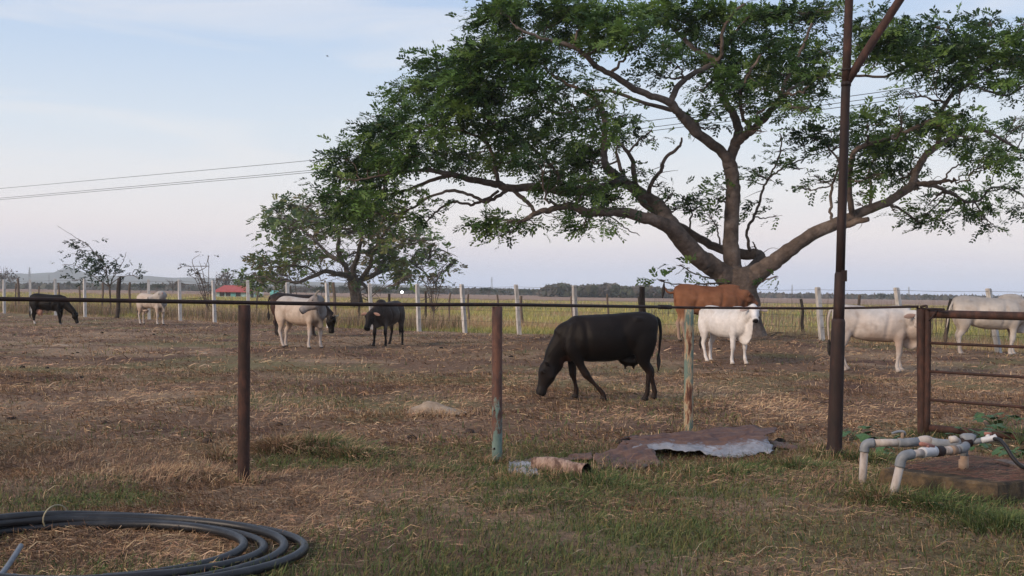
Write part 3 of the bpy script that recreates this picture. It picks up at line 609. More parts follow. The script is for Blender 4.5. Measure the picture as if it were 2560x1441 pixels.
big_pads = [
 (1215, 30, 55, 40, 1, p_), (1290, 35, 60, 45, 1, p_), (1370, 30, 65, 45, 1, p_), (1450, 35, 70, 45, 1, p_), (1540, 35, 70, 45, 1, p_), (1630, 25, 65, 40, 1, p_), (1720, 35, 65, 40, 1, p_), (1800, 30, 60, 40, 1, p_), (1880, 40, 60, 45, 1, p_), (1960, 35, 60, 40, 1, p_), (2030, 50, 50, 45, .9, p_), (2085, 30, 35, 35, .7, p_),
 (1300, 90, 60, 35, 1, p_), (1400, 85, 60, 35, 1, p_), (1500, 95, 60, 35, .9, p_), (1590, 95, 60, 40, 1, p_), (1680, 115, 45, 35, .8, p_), (1250, 95, 45, 28, .8, p_),
 (1090, 170, 45, 26, .9, -1), (1150, 145, 55, 38, 1.1, p_), (1225, 150, 65, 42, 1.3, p_), (1310, 155, 65, 40, 1.3, p_), (1385, 160, 50, 30, 1, p_), (1180, 205, 65, 38, 1.3, p_), (1110, 215, 60, 34, 1.2, p_), (1265, 215, 65, 38, 1.2, p_), (1040, 235, 50, 30, 1.0, p_), (985, 255, 35, 24, .8, -1),
 (1090, 275, 65, 32, 1.2, p_), (1170, 265, 65, 34, 1.2, p_), (1350, 225, 60, 35, 1.1, p_), (1440, 205, 50, 32, .9, p_), (1420, 275, 55, 32, 1, p_), (1330, 290, 60, 32, 1, p_), (1250, 285, 55, 30, .8, p_),
 (930, 290, 40, 24, .9, -1), (990, 315, 55, 30, 1.2, p_), (1050, 325, 55, 28, 1.1, p_), (920, 340, 45, 28, 1.1, p_), (1120, 340, 50, 24, .8, p_), (1200, 335, 50, 24, .7, p_),
 (1500, 255, 45, 28, .8, p_), (1480, 310, 50, 30, 1, p_), (1560, 290, 40, 26, .7, p_), (1540, 345, 45, 26, .8, p_), (1400, 345, 55, 30, 1.1, p_), (1310, 355, 55, 30, 1.1, p_), (1450, 365, 45, 28, 1, p_),
 (850, 395, 35, 20, 1, -1), (900, 390, 45, 28, 1.2, p_), (960, 385, 50, 30, 1.2, p_), (1030, 380, 50, 30, 1.1, p_), (1100, 390, 50, 28, 1.0, p_), (1180, 385, 50, 26, 1, p_), (1250, 390, 50, 26, 1, p_),
 (840, 440, 32, 22, 1.1, -1.5), (890, 440, 42, 28, 1.2, p_), (950, 430, 45, 28, 1.1, p_), (830, 490, 32, 24, 1.1, -1.5), (880, 490, 42, 28, 1.3, p_), (930, 475, 40, 24, 1, p_), (860, 530, 34, 20, 1, -1), (910, 530, 36, 20, 1, -1), (960, 555, 32, 16, .8, -1), (1010, 520, 36, 18, .8, p_), (970, 500, 35, 20, .8, p_), (1070, 540, 30, 12, .5, 0), (1120, 500, 30, 14, .4, 0), (1040, 470, 35, 16, .5, p_), (1150, 420, 45, 18, .7, p_),
 (1360, 405, 50, 28, 1.1, p_), (1430, 410, 50, 30, 1.2, p_), (1480, 400, 40, 28, 1.1, p_), (1460, 450, 45, 26, 1.1, p_), (1510, 460, 40, 22, 1, p_), (1400, 440, 45, 22, 1, p_), (1340, 440, 35, 16, .6, p_), (1530, 500, 32, 18, .9, 0), (1480, 490, 36, 18, .9, 0), (1300, 400, 40, 20, .7, p_), (1560, 455, 30, 18, .7, 0), (1420, 505, 30, 14, .6, -2),
 (1225, 548, 30, 18, 1.1, -2.6), (1240, 572, 34, 18, 1.1, -2.6), (1275, 558, 28, 16, .9, -2.6), (1335, 562, 16, 16, 1, -2.6), (1440, 545, 28, 12, 1.1, -2.3), (1475, 555, 34, 14, 1.2, -2.2), (1460, 572, 14, 9, .9, -2.2), (1250, 590, 18, 9, .7, -2.6), (1500, 545, 18, 8, .8, -2.2),
 (1560, 520, 26, 10, .7, -1.9), (1590, 520, 20, 8, .6, -1.7),
 (1600, 430, 22, 14, .6, 0), (1650, 460, 24, 12, .5, -.2), (1680, 480, 20, 10, .5, -.2), (1715, 495, 26, 12, .6, .5), (1750, 500, 28, 14, .7, .4), (1790, 495, 20, 14, .6, .1), (1770, 535, 24, 16, .7, .2), (1790, 560, 18, 12, .6, 0), (1730, 525, 20, 10, .5, .5), (1800, 470, 18, 16, .6, 0), (1690, 520, 16, 7, .4, .5), (1640, 350, 22, 12, .4, -.5),
 (1680, 150, 40, 26, .7, p_), (1640, 185, 40, 24, .7, p_), (1730, 90, 45, 30, .9, p_), (1760, 135, 45, 32, .9, p_), (1830, 100, 50, 38, 1.1, p_), (1860, 155, 50, 36, 1.1, p_), (1920, 110, 50, 38, 1.1, p_), (1980, 130, 50, 38, 1.1, p_), (2050, 130, 36, 36, .9, p_), (1910, 175, 50, 32, 1.1, p_), (1980, 195, 50, 30, 1.1, p_), (2045, 195, 36, 28, 1, p_), (1850, 215, 45, 28, 1, p_), (1900, 225, 45, 26, 1, p_), (1960, 245, 40, 24, .9, p_), (2020, 240, 36, 20, .9, p_), (1800, 190, 36, 28, .8, p_), (1760, 215, 34, 18, .6, p_),
 (1850, 265, 34, 18, .7, p_), (1930, 280, 36, 18, .8, -.6), (2000, 275, 30, 16, .8, p_), (2025, 265, 20, 14, .7, p_), (1775, 285, 26, 26, .6, .5), (1745, 310, 22, 14, .5, .5), (1870, 255, 30, 16, .6, p_), (1790, 320, 20, 16, .5, .5), (1910, 330, 20, 12, .5, p_),
 (1880, 425, 26, 10, .6, .8), (1905, 440, 26, 10, .6, .8), (1880, 450, 20, 10, .6, .8), (1945, 415, 24, 9, .6, .7), (1975, 400, 22, 9, .6, .6), (2000, 425, 24, 8, .4, .6), (1875, 505, 22, 12, .6, 1), (1890, 535, 18, 8, .4, 1), (1940, 540, 20, 6, .4, 1), (2035, 440, 18, 8, .4, .4), (2000, 465, 14, 8, .3, .4), (1950, 380, 20, 10, .5, .5),
 (2175, 65, 45, 40, 1.1, p_), (2230, 75, 50, 42, 1.2, p_), (2200, 120, 45, 30, 1.1, p_), (2290, 95, 50, 40, 1.2, p_), (2260, 140, 45, 30, 1.1, p_), (2340, 120, 45, 36, 1.1, p_), (2330, 165, 45, 26, 1.1, p_), (2400, 140, 50, 36, 1.1, p_), (2400, 185, 50, 26, 1.1, p_), (2460, 120, 45, 36, 1.1, p_), (2470, 60, 32, 24, .8, -1), (2470, 170, 50, 30, 1.1, p_), (2530, 110, 40, 34, 1, p_), (2540, 160, 40, 36, 1.1, p_), (2550, 215, 30, 28, 1, p_), (2350, 70, 35, 20, .7, p_), (2560, 60, 40, 30, .8, p_), (2600, 150, 50, 60, .9, p_), (2420, 90, 30, 18, .7, p_), (2140, 110, 30, 34, .8, p_), (2160, 155, 26, 20, .6, p_),
 (2030, 345, 36, 18, 1, .4), (2080, 330, 34, 20, 1, .4), (2010, 360, 26, 10, .6, .4), (2140, 290, 28, 22, .9, p_), (2170, 310, 34, 26, 1, p_), (2220, 330, 40, 26, 1.1, p_), (2165, 360, 40, 24, 1.1, p_), (2230, 375, 40, 26, 1.1, p_), (2180, 405, 36, 24, 1.1, p_), (2230, 425, 36, 24, 1.2, p_), (2260, 350, 36, 22, 1, p_), (2280, 395, 28, 20, .9, p_), (2180, 440, 30, 16, 1, p_), (2250, 450, 28, 14, .9, p_), (2090, 370, 30, 16, .9, .3),
 (2270, 230, 30, 14, .6, p_), (2310, 275, 36, 20, .9, p_), (2340, 305, 40, 22, 1, p_), (2390, 290, 40, 20, 1, p_), (2300, 320, 36, 18, .9, p_), (2430, 345, 40, 22, 1.1, p_), (2420, 310, 34, 18, .9, p_), (2480, 370, 36, 22, 1.1, p_), (2460, 395, 24, 14, .9, p_), (2520, 385, 34, 20, 1.1, p_), (2550, 400, 28, 20, 1, p_), (2510, 340, 26, 14, .7, p_), (2540, 295, 28, 14, .6, p_), (2570, 330, 30, 18, .7, p_), (2250, 265, 24, 12, .5, p_),
 (2320, 515, 28, 14, 1, .7), (2310, 545, 24, 14, 1, .7), (2345, 545, 28, 14, 1, .7), (2305, 565, 16, 7, .8, .7), (2370, 530, 16, 10, .7, .7), (2435, 480, 28, 14, .9, 1), (2460, 510, 28, 14, 1, 1.1), (2430, 530, 24, 14, 1, 1.1), (2455, 555, 24, 12, 1, 1.1), (2475, 570, 16, 8, .8, 1.1), (2480, 525, 20, 12, .9, 1.1), (2500, 475, 26, 9, .8, 1.4), (2540, 470, 26, 12, .9, 1.5), (2385, 475, 18, 8, .6, .7), (2225, 515, 14, 7, .8, -.3), (2235, 528, 12, 6, .8, -.3), (2560, 520, 24, 16, .8, 1.6), (2340, 490, 20, 8, .6, .5),
 (2080, 455, 26, 9, .6, .1), (2050, 455, 20, 7, .5, .2), (2110, 445, 16, 8, .5, .2), (2150, 510, 16, 10, .5, -.2), (2150, 480, 18, 7, .4, 0),
 (1700, 664, 16, 6, 1, -1.2), (1716, 672, 10, 4, .8, -1.2), (1938, 693, 14, 6, 1, -1.1), (1655, 702, 10, 6, 1, -1.5), (1765, 712, 8, 5, 1, -.9), (1785, 710, 6, 5, 1, -.6), (1650, 700, 6, 4, .8, -1.5),
]
build_tree('spreading_tree', 'big spreading rain tree with wide forked limbs rising behind the brown cow', TREE_D, tuple(TREE), big_trunk, big_limbs, big_pads,
           M['bark'], [(.024, .052, .014), (.042, .084, .020), (.066, .124, .027), (.096, .168, .034), (.145, .225, .05)], 5, clump=26, fr=(.33, 5, .145, .064), dens=2.1, twig=6, extra_twigs=120)

# ---- the half-bare tree in the field
D2 = 112.0
t2 = [[(892, 778, 0, 22), (892, 755, 0, 17), (888, 730, 0, 15), (885, 712, 0, 17), (884, 695, 0, 14)]]
l2 = [
 [(886, 712, 0, 12), (872, 691, -1, 9), (838, 684, -3, 8), (815, 678, -4, 7), (793, 687, -5, 7), (770, 696, -6, 6), (741, 707, -7, 5), (713, 700, -8, 4), (690, 705, -9, 2.5), (660, 690, -9, 2)],
 [(884, 705, 0, 11), (868, 682, 1, 9), (861, 660, 1, 8), (827, 641, 2, 7), (804, 619, 3, 5), (775, 590, 4, 4), (740, 565, 5, 3), (700, 550, 6, 2)],
 [(861, 665, 1, 8), (845, 628, 0, 7), (847, 596, -1, 6), (840, 560, -2, 4), (820, 530, -3, 3), (800, 505, -4, 2)],
 [(884, 700, 0, 11), (884, 671, 0, 9), (895, 641, -1, 8), (899, 619, -2, 7), (905, 580, -3, 5), (900, 540, -4, 4), (915, 510, -5, 2.5)],
 [(888, 708, 0, 11), (903, 700, 1, 9), (936, 687, 2, 8), (954, 660, 3, 7), (974, 637, 4, 6), (1000, 610, 5, 4), (1030, 590, 6, 3), (1060, 575, 7, 2)],
 [(936, 687, 2, 7), (985, 668, 4, 5), (1026, 655, 5, 4.5), (1044, 662, 6, 4), (1065, 637, 7, 3), (1100, 625, 8, 2.5), (1130, 640, 8, 1.5)],
 [(903, 698, 1, 8), (929, 660, -2, 7), (929, 641, -3, 6), (950, 600, -5, 5), (975, 565, -6, 4), (1000, 540, -7, 2)],
 [(827, 641, 2, 5), (790, 645, 3, 4), (750, 650, 4, 3), (700, 640, 5, 2.5), (660, 645, 6, 1.5)],
 [(793, 687, -5, 4), (770, 670, -5, 3), (730, 665, -6, 2.5), (680, 670, -7, 2)],
 [(1026, 655, 5, 3), (1060, 680, 6, 2.5), (1080, 700, 6, 2), (1090, 715, 6, 1)],
 [(902, 705, 0, 6), (915, 718, -1, 5), (921, 735, -2, 4), (922, 752, -3, 3)],
]
p2 = []
rg = np.random.RandomState(12)
for (cx, cy, rx, ry, dn) in [(725, 515, 30, 14, .9), (770, 510, 30, 14, .8), (700, 545, 30, 16, .9), (690, 580, 22, 14, .7), (735, 560, 34, 16, .7), (780, 545, 34, 16, .8), (820, 525, 30, 18, .7), (860, 530, 30, 18, .8), (905, 525, 30, 18, .9), (950, 530, 30, 18, .8), (1000, 545, 30, 16, .7), (1040, 560, 26, 16, .5), (760, 600, 34, 18, .7), (810, 580, 30, 18, .8), (850, 570, 30, 18, .8), (900, 575, 30, 18, .9), (945, 575, 30, 18, .8), (985, 590, 30, 18, .8), (1030, 600, 28, 18, .6), (1070, 600, 26, 18, .35), (700, 620, 28, 14, .5), (740, 630, 30, 16, .8), (790, 625, 30, 14, .8), (655, 655, 22, 14, .9), (690, 655, 26, 14, .9), (730, 665, 28, 14, .9), (640, 685, 20, 14, 1), (675, 690, 26, 14, 1), (710, 690, 22, 12, .8), (655, 715, 22, 12, .8), (620, 700, 14, 8, .7), (965, 620, 28, 20, 1.1), (985, 650, 26, 20, 1.2), (960, 660, 20, 14, 1), (1010, 680, 24, 14, 1), (1000, 695, 20, 10, .9), (1030, 640, 26, 16, .5), (1075, 640, 28, 18, .35), (1110, 640, 24, 18, .35), (1120, 665, 20, 14, .4), (1135, 650, 10, 10, .5), (880, 640, 18, 10, .4), (850, 625, 16, 10, .4), (880, 670, 16, 10, .6), (1080, 610, 20, 14, .3), (690, 520, 20, 10, .7), (830, 690, 20, 6, .5), (890, 690, 14, 8, .6), (1090, 690, 12, 6, .3), (1030, 690, 14, 8, .6), (960, 600, 20, 12, .8)]:
    p2.append((cx, cy, rx, ry, dn, rg.uniform(-8, 8)))
build_tree('field_tree', 'half bare round tree with low crooked limbs standing in the field', D2, tuple(P(892, 766, D2)), t2, l2, p2, M['bark_grey'],
           [(.06, .10, .028), (.09, .14, .034), (.12, .185, .042), (.155, .17, .05), (.18, .145, .065)], 9, fr=(.6, 3, .46, .25), dens=3.4, twig=16, extra_twigs=500, wind=(-.3, 0, -.1))

# ---- windblown sapling by the wire fence
D3 = 68.0
build_tree('sapling', 'thin windblown sapling with drooping leaf tufts by the dark stump post', D3, tuple(G(276, 795)), [[(276, 798, 0, 3), (276, 760, 0, 2.6), (275, 735, 0, 2.4), (274, 712, 0, 2.2)]],
 [[(275, 720, 0, 2.2), (268, 690, -.3, 1.8), (262, 660, -.5, 1.5), (235, 630, -.7, 1.3), (215, 610, -.8, 1.1), (190, 595, -.9, .8), (160, 575, -1, .5), (142, 565, -1, .4)],
  [(275, 715, 0, 2), (285, 690, .3, 1.5), (300, 670, .5, 1.2), (312, 645, .6, .8), (316, 630, .6, .5)], [(274, 716, 0, 2), (245, 700, .4, 1.4), (215, 680, .6, 1.1), (190, 665, .8, .9), (155, 662, .9, .6)],
  [(276, 712, 0, 1.8), (300, 695, -.3, 1.2), (330, 690, -.5, .9), (350, 695, -.6, .6)], [(268, 690, -.3, 1.5), (255, 665, 0, 1.2), (245, 645, .2, 1), (230, 625, .3, .6)], [(276, 720, 0, 1.6), (255, 705, .5, 1), (235, 705, .7, .7)], [(280, 700, 0, 1.2), (290, 670, -.3, .9), (290, 650, -.4, .6)]],
 [(200, 602, 9, 5, 1.6, -.8), (197, 618, 8, 5, 1.5, -.8), (215, 628, 7, 4, 1.2, -.8), (188, 638, 9, 4, 1.4, -.6), (232, 643, 9, 6, 1.6, -.6), (252, 655, 14, 9, 1.7, -.4), (240, 672, 16, 7, 1.5, .1), (262, 676, 10, 6, 1.3, -.3), (240, 692, 12, 5, 1.4, .4), (186, 676, 7, 5, 1.2, .6), (184, 700, 7, 4, 1.2, .6), (225, 710, 8, 5, 1.2, .7), (283, 662, 6, 6, 1, -.3), (292, 653, 4, 4, 1, -.4), (305, 682, 10, 5, 1, .4), (336, 676, 5, 5, 1.2, -.5), (298, 692, 8, 4, .9, -.4), (346, 678, 4, 3, 1, -.6), (160, 662, 10, 3, .7, .8), (310, 650, 4, 4, .6, .6), (250, 640, 8, 6, 1.2, .2)],
 M['bark_grey'], [(.014, .030, .014), (.02, .042, .017), (.03, .055, .02)], 21, fr=(.30, 3, .24, .10), dens=3.6, twig=0, extra_twigs=6, wind=(-.9, 0, -.2), seg=8)
# ---- bare weedy shrubs
def bare_shrub(label, px, py, D, tips, seed, leaf=()):
    build_tree('bare_shrub', label, D, tuple(G(px, py)) if D is None else tuple(P(px, py, D)), [[(px, py + 2, 0, 2.0), (px, py - 8, 0, 1.8), (px, py - 16, 0, 1.6)]],
        [[(px, py - 10, 0, 1.6), ((px * .7 + tx * .3), py - 10 + (ty - py) * .45, .2, 1.2), (px * .3 + tx * .7, py - 10 + (ty - py) * .85, .4, .9), (tx, ty, .5, .5)] for tx, ty in tips],
        list(leaf) or [(tips[0][0], tips[0][1], 4, 3, .8, .5)], M['bark_grey'], [(.05, .045, .03), (.03, .045, .02)], seed, fr=(.25, 2, .18, .09), dens=4, twig=1, extra_twigs=30, seg=6)
bare_shrub('leafless tall weed stalks beside the left steel post, in front of the red roof', 522, 795, 64.0, [(521, 640), (465, 664), (490, 680), (505, 690), (470, 690), (535, 700), (484, 676), (498, 700)], 31, [(464, 664, 4, 3, 1.2, .5), (521, 640, 2, 3, 1, .5), (476, 677, 3, 2, .8, .5), (492, 682, 3, 3, .8, .5)])
bare_shrub('thin pale bare sapling right of the half bare tree', 1084, 800, 66.0, [(1062, 690), (1100, 680), (1082, 690), (1050, 700), (1115, 700), (1075, 720)], 33, [(1100, 715, 9, 4, 1, .5), (1070, 700, 6, 3, .5, .3), (1115, 716, 5, 3, .8, .4), (1048, 690, 5, 3, .7, .4)])

# ================================================================ far wire fence: concrete posts, each a thing
def square_post(px0, py0, px1, py1, D, half=.062, rz=.5, mat='concrete_post'):
    a = np.array(P(px0, py0, D)); b = np.array(P(px1, py1, D))
    a[2] = hz(a[0], a[1]) - .05 if D is not None else a[2]
    mb = MB(); n = 5; v = []; f = []
    for i in range(n):
        t = i / (n - 1); c = a * (1 - t) + b * t; h = half * (1.08 - .14 * t)
        for k in range(4):
            an = rz + k * math.pi / 2 + math.pi / 4
            jx = (vn(i * 1.7 + px0, k * 2.3) - .5) * .012
            v.append((c[0] + math.cos(an) * h * 1.414 + jx, c[1] + math.sin(an) * h * 1.414, c[2]))
    c = b; 
    for k in range(4):
        an = rz + k * math.pi / 2 + math.pi / 4; v.append((c[0] + math.cos(an) * half * .95, c[1] + math.sin(an) * half * .95, c[2] + .02))
    for i in range(n):
        f += [(i * 4 + k, i * 4 + (k + 1) % 4, (i + 1) * 4 + (k + 1) % 4, (i + 1) * 4 + k) for k in range(4)]
    f.append((n * 4, n * 4 + 1, n * 4 + 2, n * 4 + 3)); f.append((3, 2, 1, 0))
    mb.add(v, f)
    return mb, a, b
posts = [(-60, 780, -62, 701), (11, 785, 10, 700), (76, 789, 75, 700), (139, 792, 138, 698), (213, 797, 211, 698), (373, 801, 371, 700), (451, 806, 448, 700), (537, 808, 533, 703), (622, 812, 619, 702), (722, 817, 718, 708), (822, 822, 817, 709),
         (930, 827, 924, 710), (1048, 832, 1043, 711), (1163, 834, 1154, 712), (1299, 838, 1290, 713), (1441, 846, 1435, 715), (1884, 863, 1870, 719), (2055, 876, 2044, 720), (2262, 884, 2241, 721), (2497, 892, 2471, 723), (2740, 902, 2715, 724)]
plabels = {1: 'white concrete fence post at the left edge of the picture', 2: 'white concrete fence post behind the rump of the far black cow', 3: 'white concrete fence post rising behind the back of the far black cow',
 4: 'white concrete fence post just right of the far grazing black cow', 5: 'white concrete fence post behind the cream cow that licks its flank', 6: 'white concrete fence post just right of the cream cow that licks its flank',
 7: 'white concrete fence post between the cream licking cow and the left steel post', 8: 'white concrete fence post rising behind the top of the left steel post', 9: 'white concrete fence post behind the cream cow looking back',
 10: 'white concrete fence post at the shoulder of the cream cow looking back', 11: 'white concrete fence post above the head of the dark grey calf', 12: 'white concrete fence post just right of the dark grey calf', 13: 'white concrete fence post just left of the middle steel post',
 14: 'white leaning concrete fence post just right of the middle steel post', 15: 'white concrete fence post above the shoulders of the near black cow', 16: 'white concrete post half hidden behind the chest of the white heifer',
 17: 'white leaning concrete fence post just left of the tall rusty pole', 18: 'white leaning concrete fence post above the back of the white cow by the gate', 19: 'white leaning concrete fence post behind the pale bull at the right edge'}
wire_pts = []
for i, (bx, by, tx, ty) in enumerate(posts):
    D = fence_line(bx)
    mb, a, b = square_post(bx, by, tx, ty, D, .066, .55 + .2 * math.sin(i * 2.1))
    if i in plabels:
        tag(mb.build('concrete_fence_post', M['concrete_post'], None, False, tuple(a)), plabels[i], 'fence post', 'posts of the far wire fence')
    wire_pts.append((a, b))
# dark timber posts in the same line
for (bx, by, tx, ty, r, lab) in ((292, 800, 299, 696, 5.2, 'dark crooked timber fence post between the far black cow and the cream cow'), (1609, 846, 1606, 717, 7.6, 'dark round timber fence post behind the rump of the near black cow')):
    D = fence_line(bx); a = np.array(P(bx, by, D)); b = np.array(P(tx, ty, D)); a[2] = hz(a[0], a[1]) - .05
    mb = MB(); c = crom(np.array([a, a * .66 + b * .34 + [.03, 0, 0], a * .33 + b * .67 - [.02, 0, 0], b]), 4); tube(mb, c, np.linspace(r, r * .92, len(c)) * D / F, 10, True, .12, bx)
    tag(mb.build('timber_fence_post', M['dark_wood'], None, True, tuple(a)), lab, 'fence post', 'dark timber posts of the far wire fence')
# wires
for s, (h, lab) in enumerate(((.965, 'top barbed wire strand of the far fence'), (.72, 'second barbed wire strand of the far fence'), (.50, 'third barbed wire strand of the far fence'), (.28, 'lowest barbed wire strand of the far fence'))):
    pts = []
    for i, (a, b) in enumerate(wire_pts):
        q = a + (b - a) * h + np.array([.0, -.075, 0]); pts.append(q)
        if i + 1 < len(wire_pts):
            a2, b2 = wire_pts[i + 1]; q2 = a2 + (b2 - a2) * h + np.array([0, -.075, 0]); pts.append((q + q2) / 2 - np.array([0, 0, .015 + .02 * vn(i * 3.3, s * 5.1)]))
    mb = MB(); tube(mb, np.array(pts), .0042, 4, False)
    tag(mb.build('barbed_wire', M['wire'], None, True, tuple(pts[0])), lab, 'barbed wire', 'wires of the far fence')

# older row of thin timber stakes behind
stakes = [(46, 762, 45, 696, 3.4, 'grey timber stake just right of the leftmost concrete post'), (40, 752, 40, 710, 2, 'short pale stake at the far left of the field'), (99, 760, 98, 716, 2.2, 'short pale stake between the second and third posts from the left'), (147, 772, 146, 708, 2.4, 'thin pale stake above the rump of the far black cow'),
          (199, 760, 198, 712, 2.6, 'leaning stake between the far black cow and the sapling'), (326, 770, 325, 706, 3.2, 'grey forked stake between the timber post and the cream cow'), (258, 770, 257, 708, 2.8, 'thin stake at the sapling stem'), (640, 790, 645, 728, 2.4, 'thin pale stake right of the left steel post'),
          (728, 770, 726, 714, 2, 'thin pale stake above the back of the dark brown cow'), (838, 790, 833, 706, 4.4, 'tall grey stake just right of the cream cow looking back'), (899, 803, 897, 731, 3.4, 'bent pale stake left of the dark grey calf'), (975, 752, 973, 735, 4, 'short pale stake above the back of the dark grey calf'),
          (1067, 809, 1064, 728, 3, 'slim pale stake just right of the dark grey calf and its concrete post'), (1123, 802, 1126, 733, 2.6, 'crooked brown stake left of the leaning concrete post'), (1173, 806, 1171, 735, 3.4, 'pale grey stake touching the leaning concrete post'), (1246, 780, 1243, 737, 3, 'reddish brown stake above the middle steel post'),
          (1308, 816, 1303, 740, 4, 'weathered pale stake right of the middle steel post'), (1432, 790, 1428, 740, 3, 'grey stake beside the concrete post above the near black cow'), (1523, 784, 1518, 735, 3, 'orange brown stake above the back of the near black cow'), (1597, 770, 1596, 742, 3, 'short grey stake beside the dark timber post'), (2010, 836, 2002, 748, 4.4, 'leaning dark stake between the spreading tree and the tall rusty pole'),
          (2151, 790, 2149, 738, 4.4, 'broken brown stake right of the tall rusty pole'), (2362, 840, 2378, 748, 5, 'dark leaning stake behind the tail of the pale bull')]
for (bx, by, tx, ty, r, lab) in stakes:
    D = min(gd(bx, by) if by > 780 else fence_line(bx) + 9, fence_line(bx) + 14)
    D = max(D, fence_line(bx) + 1.2)
    a = np.array(P(bx, by, D)); b = np.array(P(tx, ty, D)); a[2] = hz(a[0], a[1]) - .06
    j = (np.random.RandomState(bx).rand(2, 3) - .5) * .10
    mb = MB(); c = crom(np.array([a, a * .66 + b * .34 + j[0], a * .33 + b * .67 + j[1], b]), 4); tube(mb, c, np.linspace(r, r * .8, len(c)) * D / F, 7, True, .15, bx)
    tag(mb.build('timber_stake', M['old_wood'] if 'dark' not in lab else M['dark_wood'], None, True, tuple(a)), lab, 'fence stake', 'stakes of the old fence behind the wire fence')

# ================================================================ near pipe fence
def paint_mat(name, green_from, seed):
    m, n, b = newmat(name)
    t = noise_node(n, 11, 7, .7, 'Object', (1, 1, .45)); t.inputs['Distortion'].default_value = .5
    r = ramp_node(n, t.outputs['Fac'], [(.28, (.035, .018, .014)), (.5, (.085, .036, .025)), (.66, (.15, .062, .036)), (.8, (.24, .15, .11))])
    g = noise_node(n, 16, 6, .7, 'Object', (1, 1, .5)); gr = ramp_node(n, g.outputs['Fac'], [(.3, (.07, .12, .105)), (.55, (.13, .19, .165)), (.75, (.26, .30, .25))])
    tcn = n.nodes.new('ShaderNodeTexCoord'); sp = n.nodes.new('ShaderNodeSeparateXYZ'); n.links.new(tcn.outputs['Object'], sp.inputs[0])
    big = noise_node(n, 6.5, 7, .75, 'Object', (1.5, 1.5, .7))
    ad = n.nodes.new('ShaderNodeMath'); ad.operation = 'MULTIPLY_ADD'; ad.inputs[1].default_value = 5.5; n.links.new(big.outputs['Fac'], ad.inputs[0]); n.links.new(sp.outputs['Z'], ad.inputs[2])
    mk = n.nodes.new('ShaderNodeMapRange'); mk.inputs[1].default_value = green_from + 2.55; mk.inputs[2].default_value = green_from + 2.85; mk.inputs[3].default_value = 1; mk.inputs[4].default_value = 0
    n.links.new(ad.outputs[0], mk.inputs[0])
    mx = n.nodes.new('ShaderNodeMix'); mx.data_type = 'RGBA'; n.links.new(mk.outputs[0], mx.inputs[0]); n.links.new(r.outputs[0], mx.inputs[6]); n.links.new(gr.outputs[0], mx.inputs[7])
    n.links.new(mx.outputs[2], b.inputs['Base Color']); b.inputs['Roughness'].default_value = .7
    bn = n.nodes.new('ShaderNodeBump'); bn.inputs['Strength'].default_value = .35; bn.inputs['Distance'].default_value = .01; n.links.new(t.outputs['Fac'], bn.inputs['Height']); n.links.new(bn.outputs[0], b.inputs['Normal'])
    return m
M['paint_a'] = paint_mat('rust_and_green_paint', .50, 1); M['paint_b'] = pm('peeling_green_paint', [(.30, (.035, .018, .014)), (.40, (.10, .042, .028)), (.435, (.20, .10, .06)), (.46, (.34, .25, .155)), (.50, (.30, .25, .17)), (.535, (.11, .16, .135)), (.65, (.14, .20, .17)), (.75, (.24, .28, .23))], 4.5, .75, .35, detail=8, stretch=(2.2, 2.2, .55), bdist=.01)
FB = [G(609, 1212), G(1243, 1158), G(1721, 1087), G(2304, 1092)]
fd = [gd(609, 1212), gd(1243, 1158), gd(1721, 1087), gd(2304, 1092)]
fence = empty('pipe_fence', tuple(FB[0])); tag(fence, 'rusty pipe fence with one long thin rail across the foreground', 'fence')
def child(mb, nm, mat, root, smooth=True):
    o = root.location; mb.v = [(a - o[0], b - o[1], c - o[2]) for a, b, c in mb.v]
    return mb.build(nm, mat, root, smooth)
def post_tube(px0, py0, px1, py1, D, rpx, nm, mat, root, seg=20, bottom=-.08):
    """origin at the foot so that object coordinates start at the ground"""
    a = np.array(P(px0, py0, D)); b = np.array(P(px1, py1, D)); a[2] = hz(a[0], a[1]) + bottom
    mb = MB(); c = np.array([a + (b - a) * t for t in np.linspace(0, 1, 14)])
    tube(mb, c, rpx * D / F, seg, True, .015, px0)
    loc = Vector(a) - Vector(root.location); mb.v = [(x - a[0], y - a[1], z - a[2]) for x, y, z in mb.v]
    o = mb.build(nm, mat, root); o.location = loc; return o
post_tube(609, 1212, 611, 763, fd[0], 15, 'post', M['rust'], fence)
o = post_tube(1243, 1158, 1243, 767, fd[1], 13, 'post', M['paint_a'], fence); o['label'] = 'rusty post with old green paint near its foot'
o = post_tube(1721, 1087, 1723, 774, fd[2], 11.5, 'post', M['paint_b'], fence); o['label'] = 'post with peeling green and yellow paint'
post_tube(2306, 1094, 2303, 770, fd[3], 11.5, 'post', M['rust'], fence)
for (hx, hy) in ((1236, 1122), (1238, 1026), (1240, 905)):
    mb = MB(); qh = P(hx, hy, fd[1] - .042); tube(mb, [tuple(qh), tuple(qh - Vector((0, .004, 0)))], .011, 10); child(mb, 'bolt_hole_shade', M['eye'], fence)  # small dark discs stand in for the shade inside the bolt holes
r0p = P(611, 757, fd[0]); r1p = P(1243, 762, fd[1]); r2p = P(1721, 769.5, fd[2]); r3p = P(2100, 771, fd[2] + (fd[3] - fd[2]) * .65 + .2)
lft = r0p + (r0p - r1p) * 1.6; lft.z = r0p.z + .01
mb = MB(); cpl = P(1662, 768, fd[1] + (fd[2] - fd[1]) * (1662 - 1243) / (1721 - 1243))
c = crom(np.array([lft, (lft + r0p) / 2 + Vector((0, 0, .012)), r0p, (r0p + r1p) / 2 - Vector((0, 0, .008)), r1p, (r1p + cpl) / 2, cpl]), 6); tube(mb, c, .0165, 12, True, .03, 4); child(mb, 'rail', M['rust_dark'], fence)
mb = MB(); tp = P(2296, 767, fd[3] - .05); te = P(2360, 774, fd[3] - .32)
